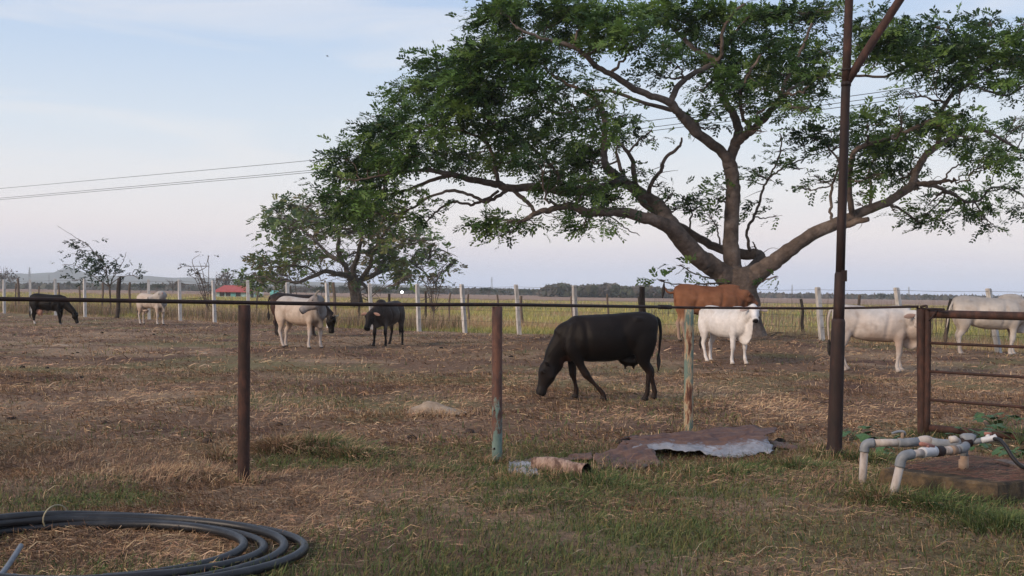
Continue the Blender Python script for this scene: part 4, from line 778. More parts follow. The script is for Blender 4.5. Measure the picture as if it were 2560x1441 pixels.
c = crom(np.array([cpl, r2p, P(1950, 771, fd[2] + .1), r3p, tp]), 6); tube(mb, c, .0145, 12, True, .03, 6); child(mb, 'rail', M['rust_dark'], fence)
mb = MB(); dv = (r2p - cpl).normalized(); tube(mb, [cpl - dv * .115, cpl - dv * .11, cpl + dv * .11, cpl + dv * .115], [.018, .025, .025, .018], 12); child(mb, 'coupling', M['rust_dark'], fence)
mb = MB(); tube(mb, crom(np.array([P(2300, 768, fd[3] - .07), P(2316, 765, fd[3] - .1), P(2318, 772, fd[3] - .12), P(2340, 773, fd[3] - .2), te]), 5), .014, 10); child(mb, 'latch_bar', M['rust_dark'], fence)

# ---- gate
GD0 = fd[3] - .06
gl = P(2321, 780, GD0); gl.z = 0
zt = P(2340, 781, GD0).z
gdir = Vector((G(2560, 1092, .1) - G(2335, 1072, .1))); gdir.z = 0; gdir.normalize()
gate = empty('pipe_gate', tuple(gl)); tag(gate, 'rusty pipe gate with thin cross bars at the right edge', 'gate')
GL = 3.2
def gp(t, z): q = gl + gdir * t; return (q.x, q.y, z)
def gbar(t0, z0, t1, z1, r, nm, n=12):
    mb = MB(); tube(mb, [gp(t0 + (t1 - t0) * k / 8, z0 + (z1 - z0) * k / 8) for k in range(9)], r, n, True, .015, z0); child(mb, nm, M['rust'], gate)
gbar(0, .03, 0, zt + .03, .035, 'stile', 16); gbar(GL, .03, GL, zt + .03, .035, 'stile', 16)
gbar(.036, zt - .02, GL - .036, zt - .03, .047, 'top_rail', 18); gbar(.036, .11, GL - .036, .085, .042, 'bottom_rail', 18)
for z in (P(2340, 858, GD0).z, P(2340, 929, GD0).z, P(2340, 1000, GD0).z): gbar(.02, z, GL - .02, z - .015, .0165, 'cross_bar')
mb = MB(); q0 = P(2346, 776, GD0 - .1); tube(mb, crom(np.array([P(2344, 776, GD0 - .1), P(2336, 786, GD0 - .12), P(2326, 798, GD0 - .1), P(2322, 802, GD0 - .06)]), 4), .010, 8); child(mb, 'latch_strap', M['rust_dark'], gate)

# ---- the tall pole with its brace
PD = gd(2084, 1150)
pole = empty('pipe_pole', tuple(G(2084, 1150))); tag(pole, 'tall dark rusty steel pole with a slanting brace near the top', 'pole')
k = PD / F
def ptube(pts, nm, seg=20, mat='rust_dark'):
    mb = MB(); tube(mb, [tuple(P(a, b, PD + (e[0] if e else 0))) for a, b, r, *e in pts], [r * k for a, b, r, *e in pts], seg, True, .012, pts[0][1]); child(mb, nm, M[mat], pole)
ptube([(2083, 1165, 27), (2083, 1148, 25), (2085, 1128, 21), (2087, 1105, 18.5), (2090, 1000, 18), (2093, 900, 17.5), (2096, 805, 17), (2096.3, 797, 14.5)], 'lower_pipe', 22)
ptube([(2096, 815, 14), (2098, 760, 13.8), (2100, 686, 13.2), (2100.5, 680, 11)], 'middle_pipe')
ptube([(2100, 700, 11.3), (2104, 560, 11.3), (2109, 400, 11.3), (2114, 230, 11.2), (2115, 214, 11.2)], 'upper_pipe')
ptube([(2115, 216, 12.4), (2115.2, 205, 12.4)], 'collar'); ptube([(2115.6, 178, 12.0), (2115.8, 172, 12.0)], 'collar')
ptube([(2115, 214, 10.8), (2118, 120, 10.6), (2122, 20, 10.4), (2130, -200, 10.2), (2136, -380, 10.2)], 'top_pipe', 20, 'rust')
ptube([(2118, 206, 10, 0), (2146, 160, 10.6, -.02), (2200, 76, 10.4, -.06), (2256, -10, 10.4, -.1), (2380, -200, 10.2, -.2), (2460, -330, 10.2, -.25)], 'brace', 20, 'rust')
mb = MB(); box(mb, P(2110, 690, PD - 11 * k), .028, .008, .055); child(mb, 'weld_plate', M['rust_dark'], pole, False)

# ================================================================ cattle
def loft(mb, ctrl, seg=16, sub=4, sec=None, fixed=None):
    """ctrl rows: (p, a, b, side); a along the section's own 'up', b along side"""
    A = np.array([[*p, a, b, *s] for p, a, b, s in ctrl], float)
    C = crom(A, sub); n = len(C)
    pts = C[:, :3]; t = np.gradient(pts, axis=0); t /= np.linalg.norm(t, axis=1)[:, None] + 1e-12
    if fixed is not None: t[:] = fixed
    ph = np.arange(seg) * 2 * math.pi / seg
    cs, sn = np.cos(ph), np.sin(ph)
    if sec is not None: cs, sn = sec(cs, sn)
    v = []
    for i in range(n):
        s = C[i, 5:8] - t[i] * C[i, 5:8].dot(t[i]); s /= np.linalg.norm(s) + 1e-12
        u = np.cross(t[i], s)
        v += list(pts[i] + np.outer(cs * max(C[i, 4], .004), s) + np.outer(sn * max(C[i, 3], .004), u))
    f = [(i * seg + j, i * seg + (j + 1) % seg, (i + 1) * seg + (j + 1) % seg, (i + 1) * seg + j) for i in range(n - 1) for j in range(seg)]
    v += [pts[0], pts[-1]]
    f += [(n * seg, (j + 1) % seg, j) for j in range(seg)] + [(n * seg + 1, (n - 1) * seg + j, (n - 1) * seg + (j + 1) % seg) for j in range(seg)]
    mb.add(v, f)
def ball(mb, c, r, seg=14, rings=9):
    v = [];
    for i in range(rings + 1):
        th = math.pi * i / rings
        for j in range(seg):
            ph = 2 * math.pi * j / seg
            v.append((c[0] + r[0] * math.sin(th) * math.cos(ph), c[1] + r[1] * math.sin(th) * math.sin(ph), c[2] + r[2] * math.cos(th)))
    f = [(i * seg + j, i * seg + (j + 1) % seg, (i + 1) * seg + (j + 1) % seg, (i + 1) * seg + j) for i in range(rings) for j in range(seg)]
    mb.add(v, f)
def barrel(cs, sn):
    """trunk section: narrow along the spine, full low on the ribs"""
    c2 = np.sign(cs) * np.abs(cs) ** .85
    return c2 * (1 - .24 * np.clip(sn, 0, 1) ** 1.6 + .05 * np.clip(-sn, 0, 1)), sn
Yv = np.array([0, 1., 0])
DUMMY = []
def remeshed(mb, voxel=.018, it=9):
    me = mb.mesh('tmp'); o = bpy.data.objects.new('tmp', me); COL.objects.link(o)
    r = o.modifiers.new('r', 'REMESH'); r.mode = 'VOXEL'; r.voxel_size = voxel; r.adaptivity = 0
    s = o.modifiers.new('s', 'SMOOTH'); s.factor = .5; s.iterations = it
    dg = bpy.context.evaluated_depsgraph_get(); ev = o.evaluated_get(dg)
    nm = bpy.data.meshes.new_from_object(ev)
    v = np.empty(len(nm.vertices) * 3, np.float32); nm.vertices.foreach_get('co', v); v = v.reshape(-1, 3)
    f = [tuple(p.vertices) for p in nm.polygons]
    bpy.data.objects.remove(o); bpy.data.meshes.remove(me); bpy.data.meshes.remove(nm)
    return v, f

def cow(label, px, py, d, heading, scale, colour, poll, muzzle, legs=((0, 0), (0, 0), (0, 0), (0, 0)), hump=0, dewlap=.0, udder=0, horns=None, tail=None, switch=.30, switch_mat='hair_black', ear=.19, ear_drop=.35,
        fat=1.0, thin=1.0, name='cow', group='grazing cattle', px_pose=True, neck_bow=0.0, hlen=1.0, ear_col=None, teats=False, ribs=.003, front=1.0):
    q = P(px, py, d); loc = Vector((q.x, q.y, hz(q.x, q.y)))
    Mw = Matrix.Translation(loc) @ Matrix.Rotation(R(heading), 4, 'Z') @ Matrix.Scale(scale, 4); Mi = Mw.inverted()
    def L(spec):
        if len(spec) == 4: return np.array(spec[:3], float)          # already local
        return np.array(Mi @ P(spec[0], spec[1], d + spec[2]))
    poll = L(poll); muz = L(muzzle)
    mb = MB()
    st = [(-.815, 1.20, 1.0, .09), (-.79, 1.255, .92, .165), (-.68, 1.31, .80, .225), (-.52, 1.325, .70, .245), (-.34, 1.31, .63, .27), (-.12, 1.28, .58, .305), (.12, 1.27, .57, .315), (.34, 1.27, .575, .285), (.50, 1.275, .60, .235), (.63, 1.22, .66, .20), (.74, 1.13, .74, .15), (.80, 1.05, .83, .08)]
    ctrl = []
    for x, zt_, zb, wd in st:
        if x > .2: zt_ -= (1 - front) * .22 * (x - .2) / .6; x = .2 + (x - .2) * front
        zb2 = zb + (1 - fat) * .22 * math.exp(-((x - 0) / .5) ** 2)
        ctrl.append(((x, 0, (zt_ + zb2) / 2), (zt_ - zb2) / 2, wd * thin, Yv))
    loft(mb, ctrl, 22, 4, barrel, (1., 0, 0))
    for sg in (-1, 1):
        ball(mb, (-.51, sg * .12 * thin, 1.20), (.13, .09, .055)); ball(mb, (-.74, sg * .10, 1.15), (.08, .06, .08))
        ball(mb, (.44, sg * .14 * thin, .92), (.14, .085, .24)); ball(mb, (-.56, sg * .15 * thin, .93), (.21, .095, .25))
    # head and neck
    hd = muz - poll; hl = np.linalg.norm(hd); hd /= hl
    hh = np.array([hd[0], hd[1], 0]); hn = np.linalg.norm(hh)
    side_h = np.cross([0, 0, 1], hh / hn) if hn > .3 else (Yv if hd[0] > -.5 else Yv)
    side_h = side_h - hd * side_h.dot(hd); side_h /= np.linalg.norm(side_h)
    nb0 = np.array([.36, 0, 1.0 - .15 * (1 - front)]); nb1 = np.array([.2 + .40 * front, 0, 1.03 - .04 * (poll[2] < .9) - .35 * (1 - front)])
    mid = (nb1 * .52 + poll * .48) + np.array([neck_bow, 0, .0]); back = poll - hd * .02
    uh = np.cross(hd, side_h)
    loft(mb, [(nb0, .27, .17 * thin, Yv), (nb1, .255, .155 * thin, Yv), (nb1 * .75 + mid * .25, .225, .135, Yv), (mid, .175, .11, (Yv + side_h) / 2 + 1e-4), (mid * .4 + back * .6, .145, .095, side_h * .8 + Yv * .2 + 1e-4), (back, .115, .085, side_h), (back + hd * .08, .08, .07, side_h)], 18, 4)
    def hp(t, off=0, lat=0): return poll + hd * hl * t + uh * off + side_h * lat
    k = hl / .46 * 1.12
    loft(mb, [(hp(-.12, .0), .06 * k, .05 * k, side_h), (hp(0), .112 * k, .088 * k, side_h), (hp(.18, .0), .128 * k, .102 * k, side_h), (hp(.36, -.012), .125 * k, .098 * k, side_h), (hp(.56, -.006), .095 * k, .072 * k, side_h), (hp(.74, .0), .076 * k, .060 * k, side_h), (hp(.87, .0), .078 * k, .072 * k, side_h), (hp(.96, -.004), .076 * k, .076 * k, side_h), (hp(1.02, -.006), .058 * k, .060 * k, side_h), (hp(1.035, -.006), .03 * k, .03 * k, side_h)], 16, 4)
    for sg in (-1, 1): ball(mb, hp(.25, .065 * k, sg * .085 * k), (.04, .04, .035)); ball(mb, hp(.34, -.06 * k, sg * .06 * k), (.07, .05, .06))
    if hump: ball(mb, (.44, 0, 1.26 + hump * .1), (.28, .09, hump + .03))
    if dewlap:
        th = poll + hd * hl * .25 - uh * .10 * k; br = np.array([.66, 0, .70])
        m1 = (th * .5 + br * .5) + np.array([.0, 0, -dewlap * .30]); ch = np.array([.45, 0, .62])
        loft(mb, [(th, .05, .03, Yv * .5 + side_h * .5 + 1e-4), (th * .7 + m1 * .3, .07, .024, Yv * .6 + side_h * .4 + 1e-4), (m1, .09 + dewlap * .35, .022, Yv), (br + [.02, 0, -dewlap * .35], .10 + dewlap * .32, .028, Yv), (ch, .07, .05, Yv)], 12, 4)
    # legs: foot shifts (dx, dy) for left front, right front, left hind, right hind
    for i, (sg, hind) in enumerate(((1, 0), (-1, 0), (1, 1), (-1, 1))):
        dx, dy = legs[i]
        if not hind: J = [(.46, .16, .92, .15, .07), (.47, .17, .76, .135, .078), (.47, .165, .64, .098, .066), (.485, .16, .50, .068, .056), (.492, .155, .375, .062, .057), (.488, .153, .31, .044, .041), (.482, .152, .22, .035, .034), (.484, .15, .125, .046, .043), (.50, .15, .07, .040, .040), (.515, .15, .035, .056, .052), (.525, .15, .0, .062, .056)]
        else: J = [(-.58, .13, 1.08, .21, .09), (-.59, .155, .90, .205, .10), (-.585, .16, .74, .165, .09), (-.585, .16, .63, .118, .072), (-.615, .155, .53, .078, .052), (-.675, .15, .43, .064, .044), (-.665, .149, .36, .048, .040), (-.65, .148, .26, .039, .035), (-.637, .147, .13, .047, .043), (-.615, .147, .07, .041, .040), (-.60, .147, .035, .056, .052), (-.59, .147, 0, .062, .056)]
        c = []
        for (x, y, z, a, b) in J:
            s = max(0, min(1, (.78 - z) / .72)); s = s * (.55 + .45 * s)
            c.append(((x + dx * s, sg * y * thin + dy * s, z), a, b, Yv))
        loft(mb, c, 12, 3)
    if udder:
        ball(mb, (-.40, 0, .60 - udder * .3), (.17, .13, udder))
        for sx in (-1, 1):
            for sy in (-1, 1): tube(mb, [(-.40 + .06 * sx, .05 * sy, .60 - udder * 1.1), (-.40 + .065 * sx, .052 * sy, .60 - udder * 1.3 - .06)], [.022, .014], 8)
    v, f = remeshed(mb)
    tm = bpy.data.meshes.new('t'); tm.from_pydata([tuple(p) for p in v], [], f); tm.update()
    nrm = np.empty(len(v) * 3, np.float32); tm.vertex_normals.foreach_get('vector', nrm); nrm = nrm.reshape(-1, 3); bpy.data.meshes.remove(tm)
    X_, Y_, Z_ = v[:, 0], np.abs(v[:, 1]), v[:, 2]
    win = lambda q, a, b, s: 1 / (1 + np.exp(-(q - a) / s)) / (1 + np.exp((q - b) / s))
    sidew = win(Y_, .13, 9, .02)
    dsp = (ribs * np.sin(X_ * 2 * math.pi / .09 + Z_ * 2.5) * win(X_, -.18, .16, .05) * win(Z_, .74, 1.05, .05) * (.3 + 1.2 * fbm(X_ * 3, Z_ * 3, 47, 2))
           - .026 * np.exp(-((X_ + .28 - .3 * (1.1 - Z_)) / .10) ** 2 - ((Z_ - 1.08) / .12) ** 2)
           - .022 * np.exp(-((X_ - .25 - .15 * (Z_ - .9)) / .045) ** 2) * win(Z_, .66, 1.15, .05)
           - .030 * np.exp(-((X_ + .37 + .30 * (.78 - Z_)) / .05) ** 2) * win(Z_, .58, .98, .05)
           - .018 * np.exp(-((X_ - .60 - .2 * (1 - Z_)) / .05) ** 2) * win(Z_, .7, 1.15, .05)) * sidew * win(X_, -.85, .75, .03)
    dsp += .016 * (fbm(v[:, 0] * 6 + v[:, 1] * 4, v[:, 2] * 6, 43, 3) - .5)
    nk = win(X_, .52, 1.2, .04) * win(Z_, .45, 1.3, .05); dsp += ribs * .7 * np.sin((X_ * .8 + Z_ * .6) * 2 * math.pi / .07 + 3 * fbm(X_ * 4, Z_ * 4, 48, 2)) * nk
    v = v + nrm * dsp[:, None]
    # ears and tail stay thin: added to the same body mesh
    x2 = MB(); earv0 = len(v)
    for sg in (-1, 1):
        b0 = hp(.02, .045 * k, sg * .075 * k); dr = side_h * sg * 1.0 - np.array([0, 0, 1]) * ear_drop - hd * .12; dr /= np.linalg.norm(dr)
        wv = np.cross(dr, uh * .5 + hd * .9); wv /= np.linalg.norm(wv)
        nn = np.cross(dr, wv)
        loft(x2, [(b0, .02, .012, nn), (b0 + dr * ear * .25, .042, .012, nn), (b0 + dr * ear * .6, .052, .010, nn), (b0 + dr * ear * .88, .03, .008, nn), (b0 + dr * ear, .008, .005, nn)], 10, 3)
    n_ear = len(x2.v)
    tl = [(-.79, 0, 1.225, 0), (-.85, 0, 1.17, 0), (-.885, 0, 1.0, 0), (-.88, 0, .78, 0), (-.865, 0, .58, 0)] if tail is None else tail
    tp = crom(np.array([L(s) for s in tl]), 5)
    tube(x2, tp, np.linspace(.034, .013, len(tp)), 8)
    V = np.vstack([v, np.array(x2.v)]); Fc = f + [tuple(i + earv0 for i in q_) for q_ in x2.f]
    col = colour(V, dict(poll=poll, muz=muz, hd=hd, k=k))
    if ear_col is not None:
        col[earv0:earv0 + n_ear] = ear_col
    dm = np.linalg.norm(V - muz, axis=1)
    me = bpy.data.meshes.new(name); me.from_pydata([tuple(p) for p in V], [], Fc); me.polygons.foreach_set('use_smooth', [True] * len(me.polygons))
    add_col(me, col); me.update(); me.materials.append(M['hide_dark'] if col.mean() < .06 else M['hide'])
    o = bpy.data.objects.new(name, me); o.matrix_world = Mw; link(o)
    tag(o, label, 'cow', group)
    for sg in (-1, 1):
        e = MB(); ball(e, (0, 0, 0), (.017, .017, .017), 10, 6); eo = e.build('eye', M['eye'], o); eo.location = tuple(hp(.25, .05 * k, sg * .095 * k))
        if horns:
            h = MB(); b0 = hp(-.03, .075 * k, sg * .06 * k)
            tube(h, crom(np.array([b0, b0 + side_h * sg * .10 + uh * .03, b0 + side_h * sg * horns + uh * .06 - hd * .03, b0 + side_h * sg * horns * 1.1 + uh * .09 - hd * .12]), 4), np.linspace(.032, .008, 13), 8)
            h.build('horn', M['horn'], o)
    s0 = tp[-1]; sd = tp[-1] - tp[-2]; sd /= np.linalg.norm(sd); sd = sd * .35 + np.array([0, 0, -.9]); sd /= np.linalg.norm(sd)
    h = MB(); sp = [s0 - sd * .03, s0 + sd * switch * .25, s0 + sd * switch * .6, s0 + sd * switch]
    tube(h, crom(np.array(sp), 4), np.interp(np.linspace(0, 1, 13), [0, .3, .7, 1], [.014, .034, .040, .010]), 9, True, .35, int(px)); h.build('tail_switch', M[switch_mat], o)
    return o

def sm(x, a, b):
    t = np.clip((x - a) / (b - a), 0, 1); return (t * t * (3 - 2 * t))[:, None]
def blotch(V, s, seed): return fbm(V[:, 0] * s + V[:, 1] * s * .7, V[:, 2] * s + V[:, 1] * s * .3, seed, 3)
def common(c, V, kp, nose=(.02, .018, .018), hoof=(.05, .042, .036), nr=.085):
    dm = np.linalg.norm(V - (kp['muz'] + kp['hd'] * .03), axis=1)
    c = c + (np.array(nose) - c) * (1 - sm(dm, nr * .75 * kp['k'], nr * 1.1 * kp['k']))
    c = c + (np.array(hoof) - c) * (1 - sm(V[:, 2], .04, .06))
    return c
def col_plain(base, belly=None, dorsal=None, leg=None, nose=(.02, .018, .018), hoof=(.05, .042, .036), spots=None, seed=1, headc=None, nr=.085, shoulder=None):
    def f(V, kp):
        c = np.zeros((len(V), 3)); c[:] = base
        if dorsal is not None: c = c + (np.array(dorsal) - c) * sm(V[:, 2] + .15 * (blotch(V, 4, seed) - .5), 1.0, 1.22)
        if belly is not None: c = c + (np.array(belly) - c) * (1 - sm(V[:, 2] + .2 * (blotch(V, 3, seed + 2) - .5), .58, .85))
        if shoulder is not None: c = c + (np.array(shoulder) - c) * sm(V[:, 0] + .2 * (blotch(V, 3, seed + 5) - .5), .45, .75)
        if leg is not None: c = c + (np.array(leg) - c) * (1 - sm(V[:, 2], .35, .6))
        if headc is not None:
            dh = np.linalg.norm(V - (kp['poll'] * .45 + kp['muz'] * .55), axis=1); c = c + (np.array(headc) - c) * (1 - sm(dh, .20, .36))
        if spots is not None:
            for (x, y, z, r, sc_) in spots:
                dd = np.linalg.norm((V - np.array([x, y, z])) * np.array([1, 1, 1.0]), axis=1) + .08 * (blotch(V, 9, seed + 7) - .5); c = c + (np.array(sc_) - c) * (1 - sm(dd, r * .8, r))
        c = c * (.86 + .28 * blotch(V, 5, seed + 9))[:, None]; c = np.where(c > .2, .2 + (c - .2) * .72, c)
        dirt = sm(blotch(V, 2.2, seed + 21), .48, .68) * (1 - .6 * sm(V[:, 2], .5, 1.1)) + .5 * sm(blotch(V, 7, seed + 23), .55, .75)
        c = c * (1 - .30 * np.clip(dirt, 0, 1) * np.array([.75, .95, 1.1]))
        return common(c, V, kp, nose, hoof, nr)
    return f

BLK = (.0062, .0040, .0032); CRM = (.56, .46, .38); WHT = (.70, .66, .63)
# 1 far black cow with pink udder
PK = (.48, .25, .19); Wh = (.62, .58, .55)
cow('black cow with a pink udder grazing by the fence at far left', 122, 812, gd(122, 812), -8, .99, col_plain(BLK, spots=[(-.40, 0, .50, .20, PK), (-.15, 0, .53, .12, Wh), (.12, -.05, .53, .13, Wh), (-.74, -.1, .72, .10, Wh), (-.62, -.15, .06, .14, Wh), (-.58, .15, .06, .14, Wh)], hoof=(.25, .23, .2), seed=3),
    (1.16, -.03, .50, 0), (1.30, -.03, .08, 0), ((-.05, 0), (.10, 0), (-.14, 0), (.06, 0)), udder=.17, ear=.16, ribs=.002)
# 2 cream cow licking its flank
d2 = gd(382, 813)
cow('thin cream cow turning its head back to lick its flank', 380, 813, d2, -32, 1.03, col_plain((.50, .41, .34), belly=(.46, .33, .25), shoulder=(.36, .34, .33), leg=(.50, .43, .38), seed=5, headc=(.50, .44, .38)), (409, 737, -1.05), (371, 749, -1.15), ((0, .02), (0, -.02), (-.05, 0), (.05, 0)), dewlap=.12, fat=.55, thin=.9, ear=.2, ear_drop=.1, ear_col=(.45, .22, .18), udder=.06, ribs=.006)
# 3 cream cow looking back to the left
d3 = gd(755, 872)
cow('cream cow with a grey neck looking back over its shoulder', 753, 872, d3, -36, 1.07, col_plain((.55, .44, .35), belly=(.50, .36, .26), dorsal=(.50, .46, .43), shoulder=(.23, .22, .22), leg=(.52, .44, .39), headc=(.30, .265, .25), seed=7, nose=(.05, .045, .045)), (797, 749, -1.0), (752, 779, -1.05), ((.03, .02), (-.04, -.04), (-.10, 0), (.12, 0)), dewlap=.14, horns=.10, ear=.17, ear_drop=.1)
# 4 dark brown horned cow behind it
d4 = gd(742, 842)
cow('dark brown horned cow grazing behind the cream cow', 742, 842, d4, -4, 1.12, col_plain((.055, .028, .022), dorsal=(.022, .016, .015), shoulder=(.018, .014, .014), headc=BLK, leg=(.03, .02, .018), seed=9), (828, 792, -.1), (829, 833, -.15), ((0, 0), (.05, 0), (-.06, 0), (.08, 0)), horns=.22, ear=.15, tail=((-.79, 0, 1.225, 0), (-.86, 0, 1.15, 0), (-.90, 0, .95, 0), (-.88, 0, .72, 0)), switch=.24)
# 5 dark grey calf facing left
d5 = gd(968, 869)
cow('dark grey young cow with pale ears facing left, head low', 968, 869, d5 + .3, 250, .97, col_plain((.045, .034, .029), dorsal=(.056, .043, .037), belly=(.072, .060, .053), headc=(.013, .0095, .0085), leg=(.010, .0075, .0065), seed=11, nose=(.012, .011, .011)), (928, 786, -1.05), (917, 824, -1.35), ((.02, .05), (-.02, -.05), (0, .05), (.05, -.05)), hump=.06, dewlap=.13, ear=.2, ear_drop=.35, ear_col=(.42, .26, .21))
# 6 near black cow
d6 = gd(1500, 1001)
cow('near black cow grazing in the middle of the paddock', 1506, 1001, d6, 181, 1.0, col_plain(BLK, leg=(.017, .0095, .007), dorsal=(.009, .0062, .0052), belly=(.005, .0034, .0028), shoulder=(.007, .0046, .0037), spots=[(-.40, .25, .72, .035, (.30, .27, .25)), (-.44, .25, .76, .025, (.30, .27, .25)), (.55, 0, .60, .13, (.034, .016, .012))], headc=(.012, .0085, .0075), seed=13, hoof=(.02, .016, .014)), (.80, .0, .50, 0), (.935, .02, .065, 0), ((-.52, 0), (-.12, 0), (-.02, 0), (-.19, 0)), udder=.075, dewlap=.09, ear=.20, ear_drop=-.1, neck_bow=.03, fat=1.05, ribs=.0015, front=.78,
    tail=((-.79, 0, 1.225, 0), (-.835, .02, 1.17, 0), (-.855, .05, 1.0, 0), (-.84, .06, .82, 0), (-.83, .06, .68, 0)), switch=.24)
# 7 brown cow under the tree
d7 = 33.0
cow('reddish brown cow standing under the spreading tree with its tail raised', 1772, 857, d7, 2, 1.21, col_plain((.225, .098, .052), belly=(.25, .12, .068), leg=(.40, .28, .21), dorsal=(.18, .078, .043), shoulder=(.18, .08, .045), headc=(.14, .066, .040), seed=15), (1868, 739, -.1), (1894, 763, -.12), ((.0, 0), (.06, 0), (-.03, 0), (.08, 0)), hump=.03, dewlap=.16, ear=.2, ear_drop=.15, hlen=1,
    tail=((1690, 729, 0), (1682, 732, 0), (1670, 731, 0), (1662, 720, 0), (1660, 709, 0)), switch=.34, fat=1.0)
# 8 white heifer
d8 = gd(1806, 912)
cow('white heifer with a loose dewlap facing the camera below the brown cow', 1812, 911, d8, -61, 1.0, col_plain((.74, .70, .67), leg=(.72, .67, .63), dorsal=(.62, .60, .58), headc=(.74, .71, .69), seed=17, hoof=(.45, .40, .35), nose=(.022, .02, .02), nr=.075), (1884, 773, -.95), (1889, 803, -1.30), ((.04, .02), (-.06, -.02), (-.08, 0), (.12, 0)), hump=.02, dewlap=.26, ear=.24, ear_drop=.38, ear_col=(.50, .42, .40),
    tail=((-.79, 0, 1.225, 0), (-.85, 0, 1.15, 0), (-.88, 0, .95, 0), (-.88, 0, .72, 0), (-.89, 0, .55, 0)), switch=.26, thin=.92)
# 9 white cow by the gate
d9 = gd(2185, 932)
cow('cream white cow standing between the tall rusty pole and the gate', 2184, 932, d9, -14, 1.06, col_plain((.60, .53, .48), belly=(.58, .47, .40), dorsal=(.52, .49, .47), leg=(.58, .51, .46), seed=19, hoof=(.35, .3, .26)), (2299, 793, -.55), (2310, 832, -.95), ((.02, 0), (-.06, 0), (.10, 0), (.05, 0)), hump=.02, dewlap=.26, ear=.22, ear_drop=.25, fat=.95, ear_col=(.30, .21, .18))
# 10 pale bull at the right edge
d10 = 32.0
cow('big pale grey white bull with a dark tail tip at the right edge', 2474, 893, d10, -5, 1.21, col_plain((.54, .48, .42), belly=(.50, .43, .36), dorsal=(.36, .33, .305), leg=(.56, .51, .47), shoulder=(.42, .38, .35), seed=23, hoof=(.12, .1, .09)), (1.12, -.1, 1.10, 0), (1.42, -.2, .80, 0), ((.05, 0), (-.12, 0), (.04, 0), (-.06, 0)), hump=.07, dewlap=.18, ear=.2,
    tail=((2393, 753, 0), (2383, 756, 0), (2374, 775, 0), (2370, 800, 0), (2366, 822, 0)), switch=.36, switch_mat='hair_brown', name='bull')

# ================================================================ things on the near ground
# ---- coil of black plastic pipe
M['hdpe'] = pm('dusty_black_pipe', [(.3, (.012, .012, .014)), (.55, (.022, .023, .026)), (.8, (.060, .058, .058))], 5, .40, .1, detail=5)
cc = Vector((-2.50, 7.26)); pr = .0275
pts = []; turns = 4
n = 4 * 60
for i in range(n + 1):
    th = -1.25 + 2 * math.pi * turns * i / n
    kf = min(i / n * turns, 3.6)
    ca, sa = math.cos(th), math.sin(th)
    rgh = (1 + ca) / 2; near = max(0.0, -sa)
    sp = min(1.0, max(0.0, rgh * 1.5 - .25)); sp = max(sp, near)
    kl = np.interp(kf, [0, 1, 2, 3, 4], [0, .082, .012, .088, .03]); lv = np.interp(kf, [0, .7, 1.3, 2, 3, 4], [0, 0, .55, 1, 1, 1.6])
    dr_ = sp * .124 * kf + (1 - sp) * kl
    x = cc.x + (.86 + dr_) * ca; y = cc.y + (.60 + dr_ * (.45 if sa > 0 else .9) + (.10 if sa < 0 else 0) * abs(sa)) * sa
    z = hz(x, y) + pr + .004 + (1 - sp) * lv * pr * 1.8 + .01 * math.sin(kf * 3 + th)
    pts.append((x, y, z))
zsm = np.array([hz(p[0], p[1]) for p in pts]); ker = np.ones(25) / 25; zs2 = np.convolve(np.pad(zsm, 12, mode='edge'), ker, 'valid')
pts = [(p[0], p[1], p[2] - a + b + .008) for p, a, b in zip(pts, zsm, zs2)]
coil = empty('pipe_coil', (cc.x, cc.y, 0)); tag(coil, 'loose coil of thick black plastic water pipe on the ground', 'pipe coil')
mb = MB(); tube(mb, np.array(pts), pr, 14, True); child(mb, 'pipe', M['hdpe'], coil)
M['tie'] = pm('pale_tie', [(.3, (.22, .19, .12)), (.7, (.38, .33, .22))], 20, .7, 0)
mb = MB(); tpnt = [p for p in pts if p[0] < -2.6 and p[1] > 7.9]
tq = min(pts, key=lambda p: abs(p[0] + 2.95) + (0 if p[1] > 7.6 else 9)); ctr = np.array([tq[0], tq[1] + .035, hz(tq[0], tq[1]) + .075])
ring = [ctr + np.array([.35 * .13 * math.cos(a), .090 * math.cos(a), .080 * math.sin(a)]) for a in np.linspace(0, 2 * math.pi, 20)]
tube(mb, ring, .005, 6, False); child(mb, 'tie', M['tie'], coil)
M['hose_grey'] = pm('grey_hose', [(.3, (.09, .10, .115)), (.7, (.17, .185, .21))], 6, .5, .05)
mb = MB(); hp_ = [G(-90, 1500), G(-10, 1450), G(15, 1428), G(38, 1408), G(52, 1392)]
tube(mb, crom(np.array([(p.x, p.y, hz(p.x, p.y) + .02 + .02 * i) for i, p in enumerate(hp_)]), 5), .016, 10)
tag(mb.build('garden_hose', M['hose_grey'], None, True, tuple(hp_[0])), 'grey hose end poking up inside the black pipe coil', 'hose')
mb = MB(); hp_ = [G(-60, 1418), G(0, 1424), G(40, 1428), G(80, 1440), G(120, 1470)]
tube(mb, crom(np.array([(p.x, p.y, hz(p.x, p.y) + .016) for p in hp_]), 5), .014, 10)
tag(mb.build('garden_hose', M['hose_grey'], None, True, tuple(hp_[0])), 'pale grey hose lying flat at the bottom left corner', 'hose')

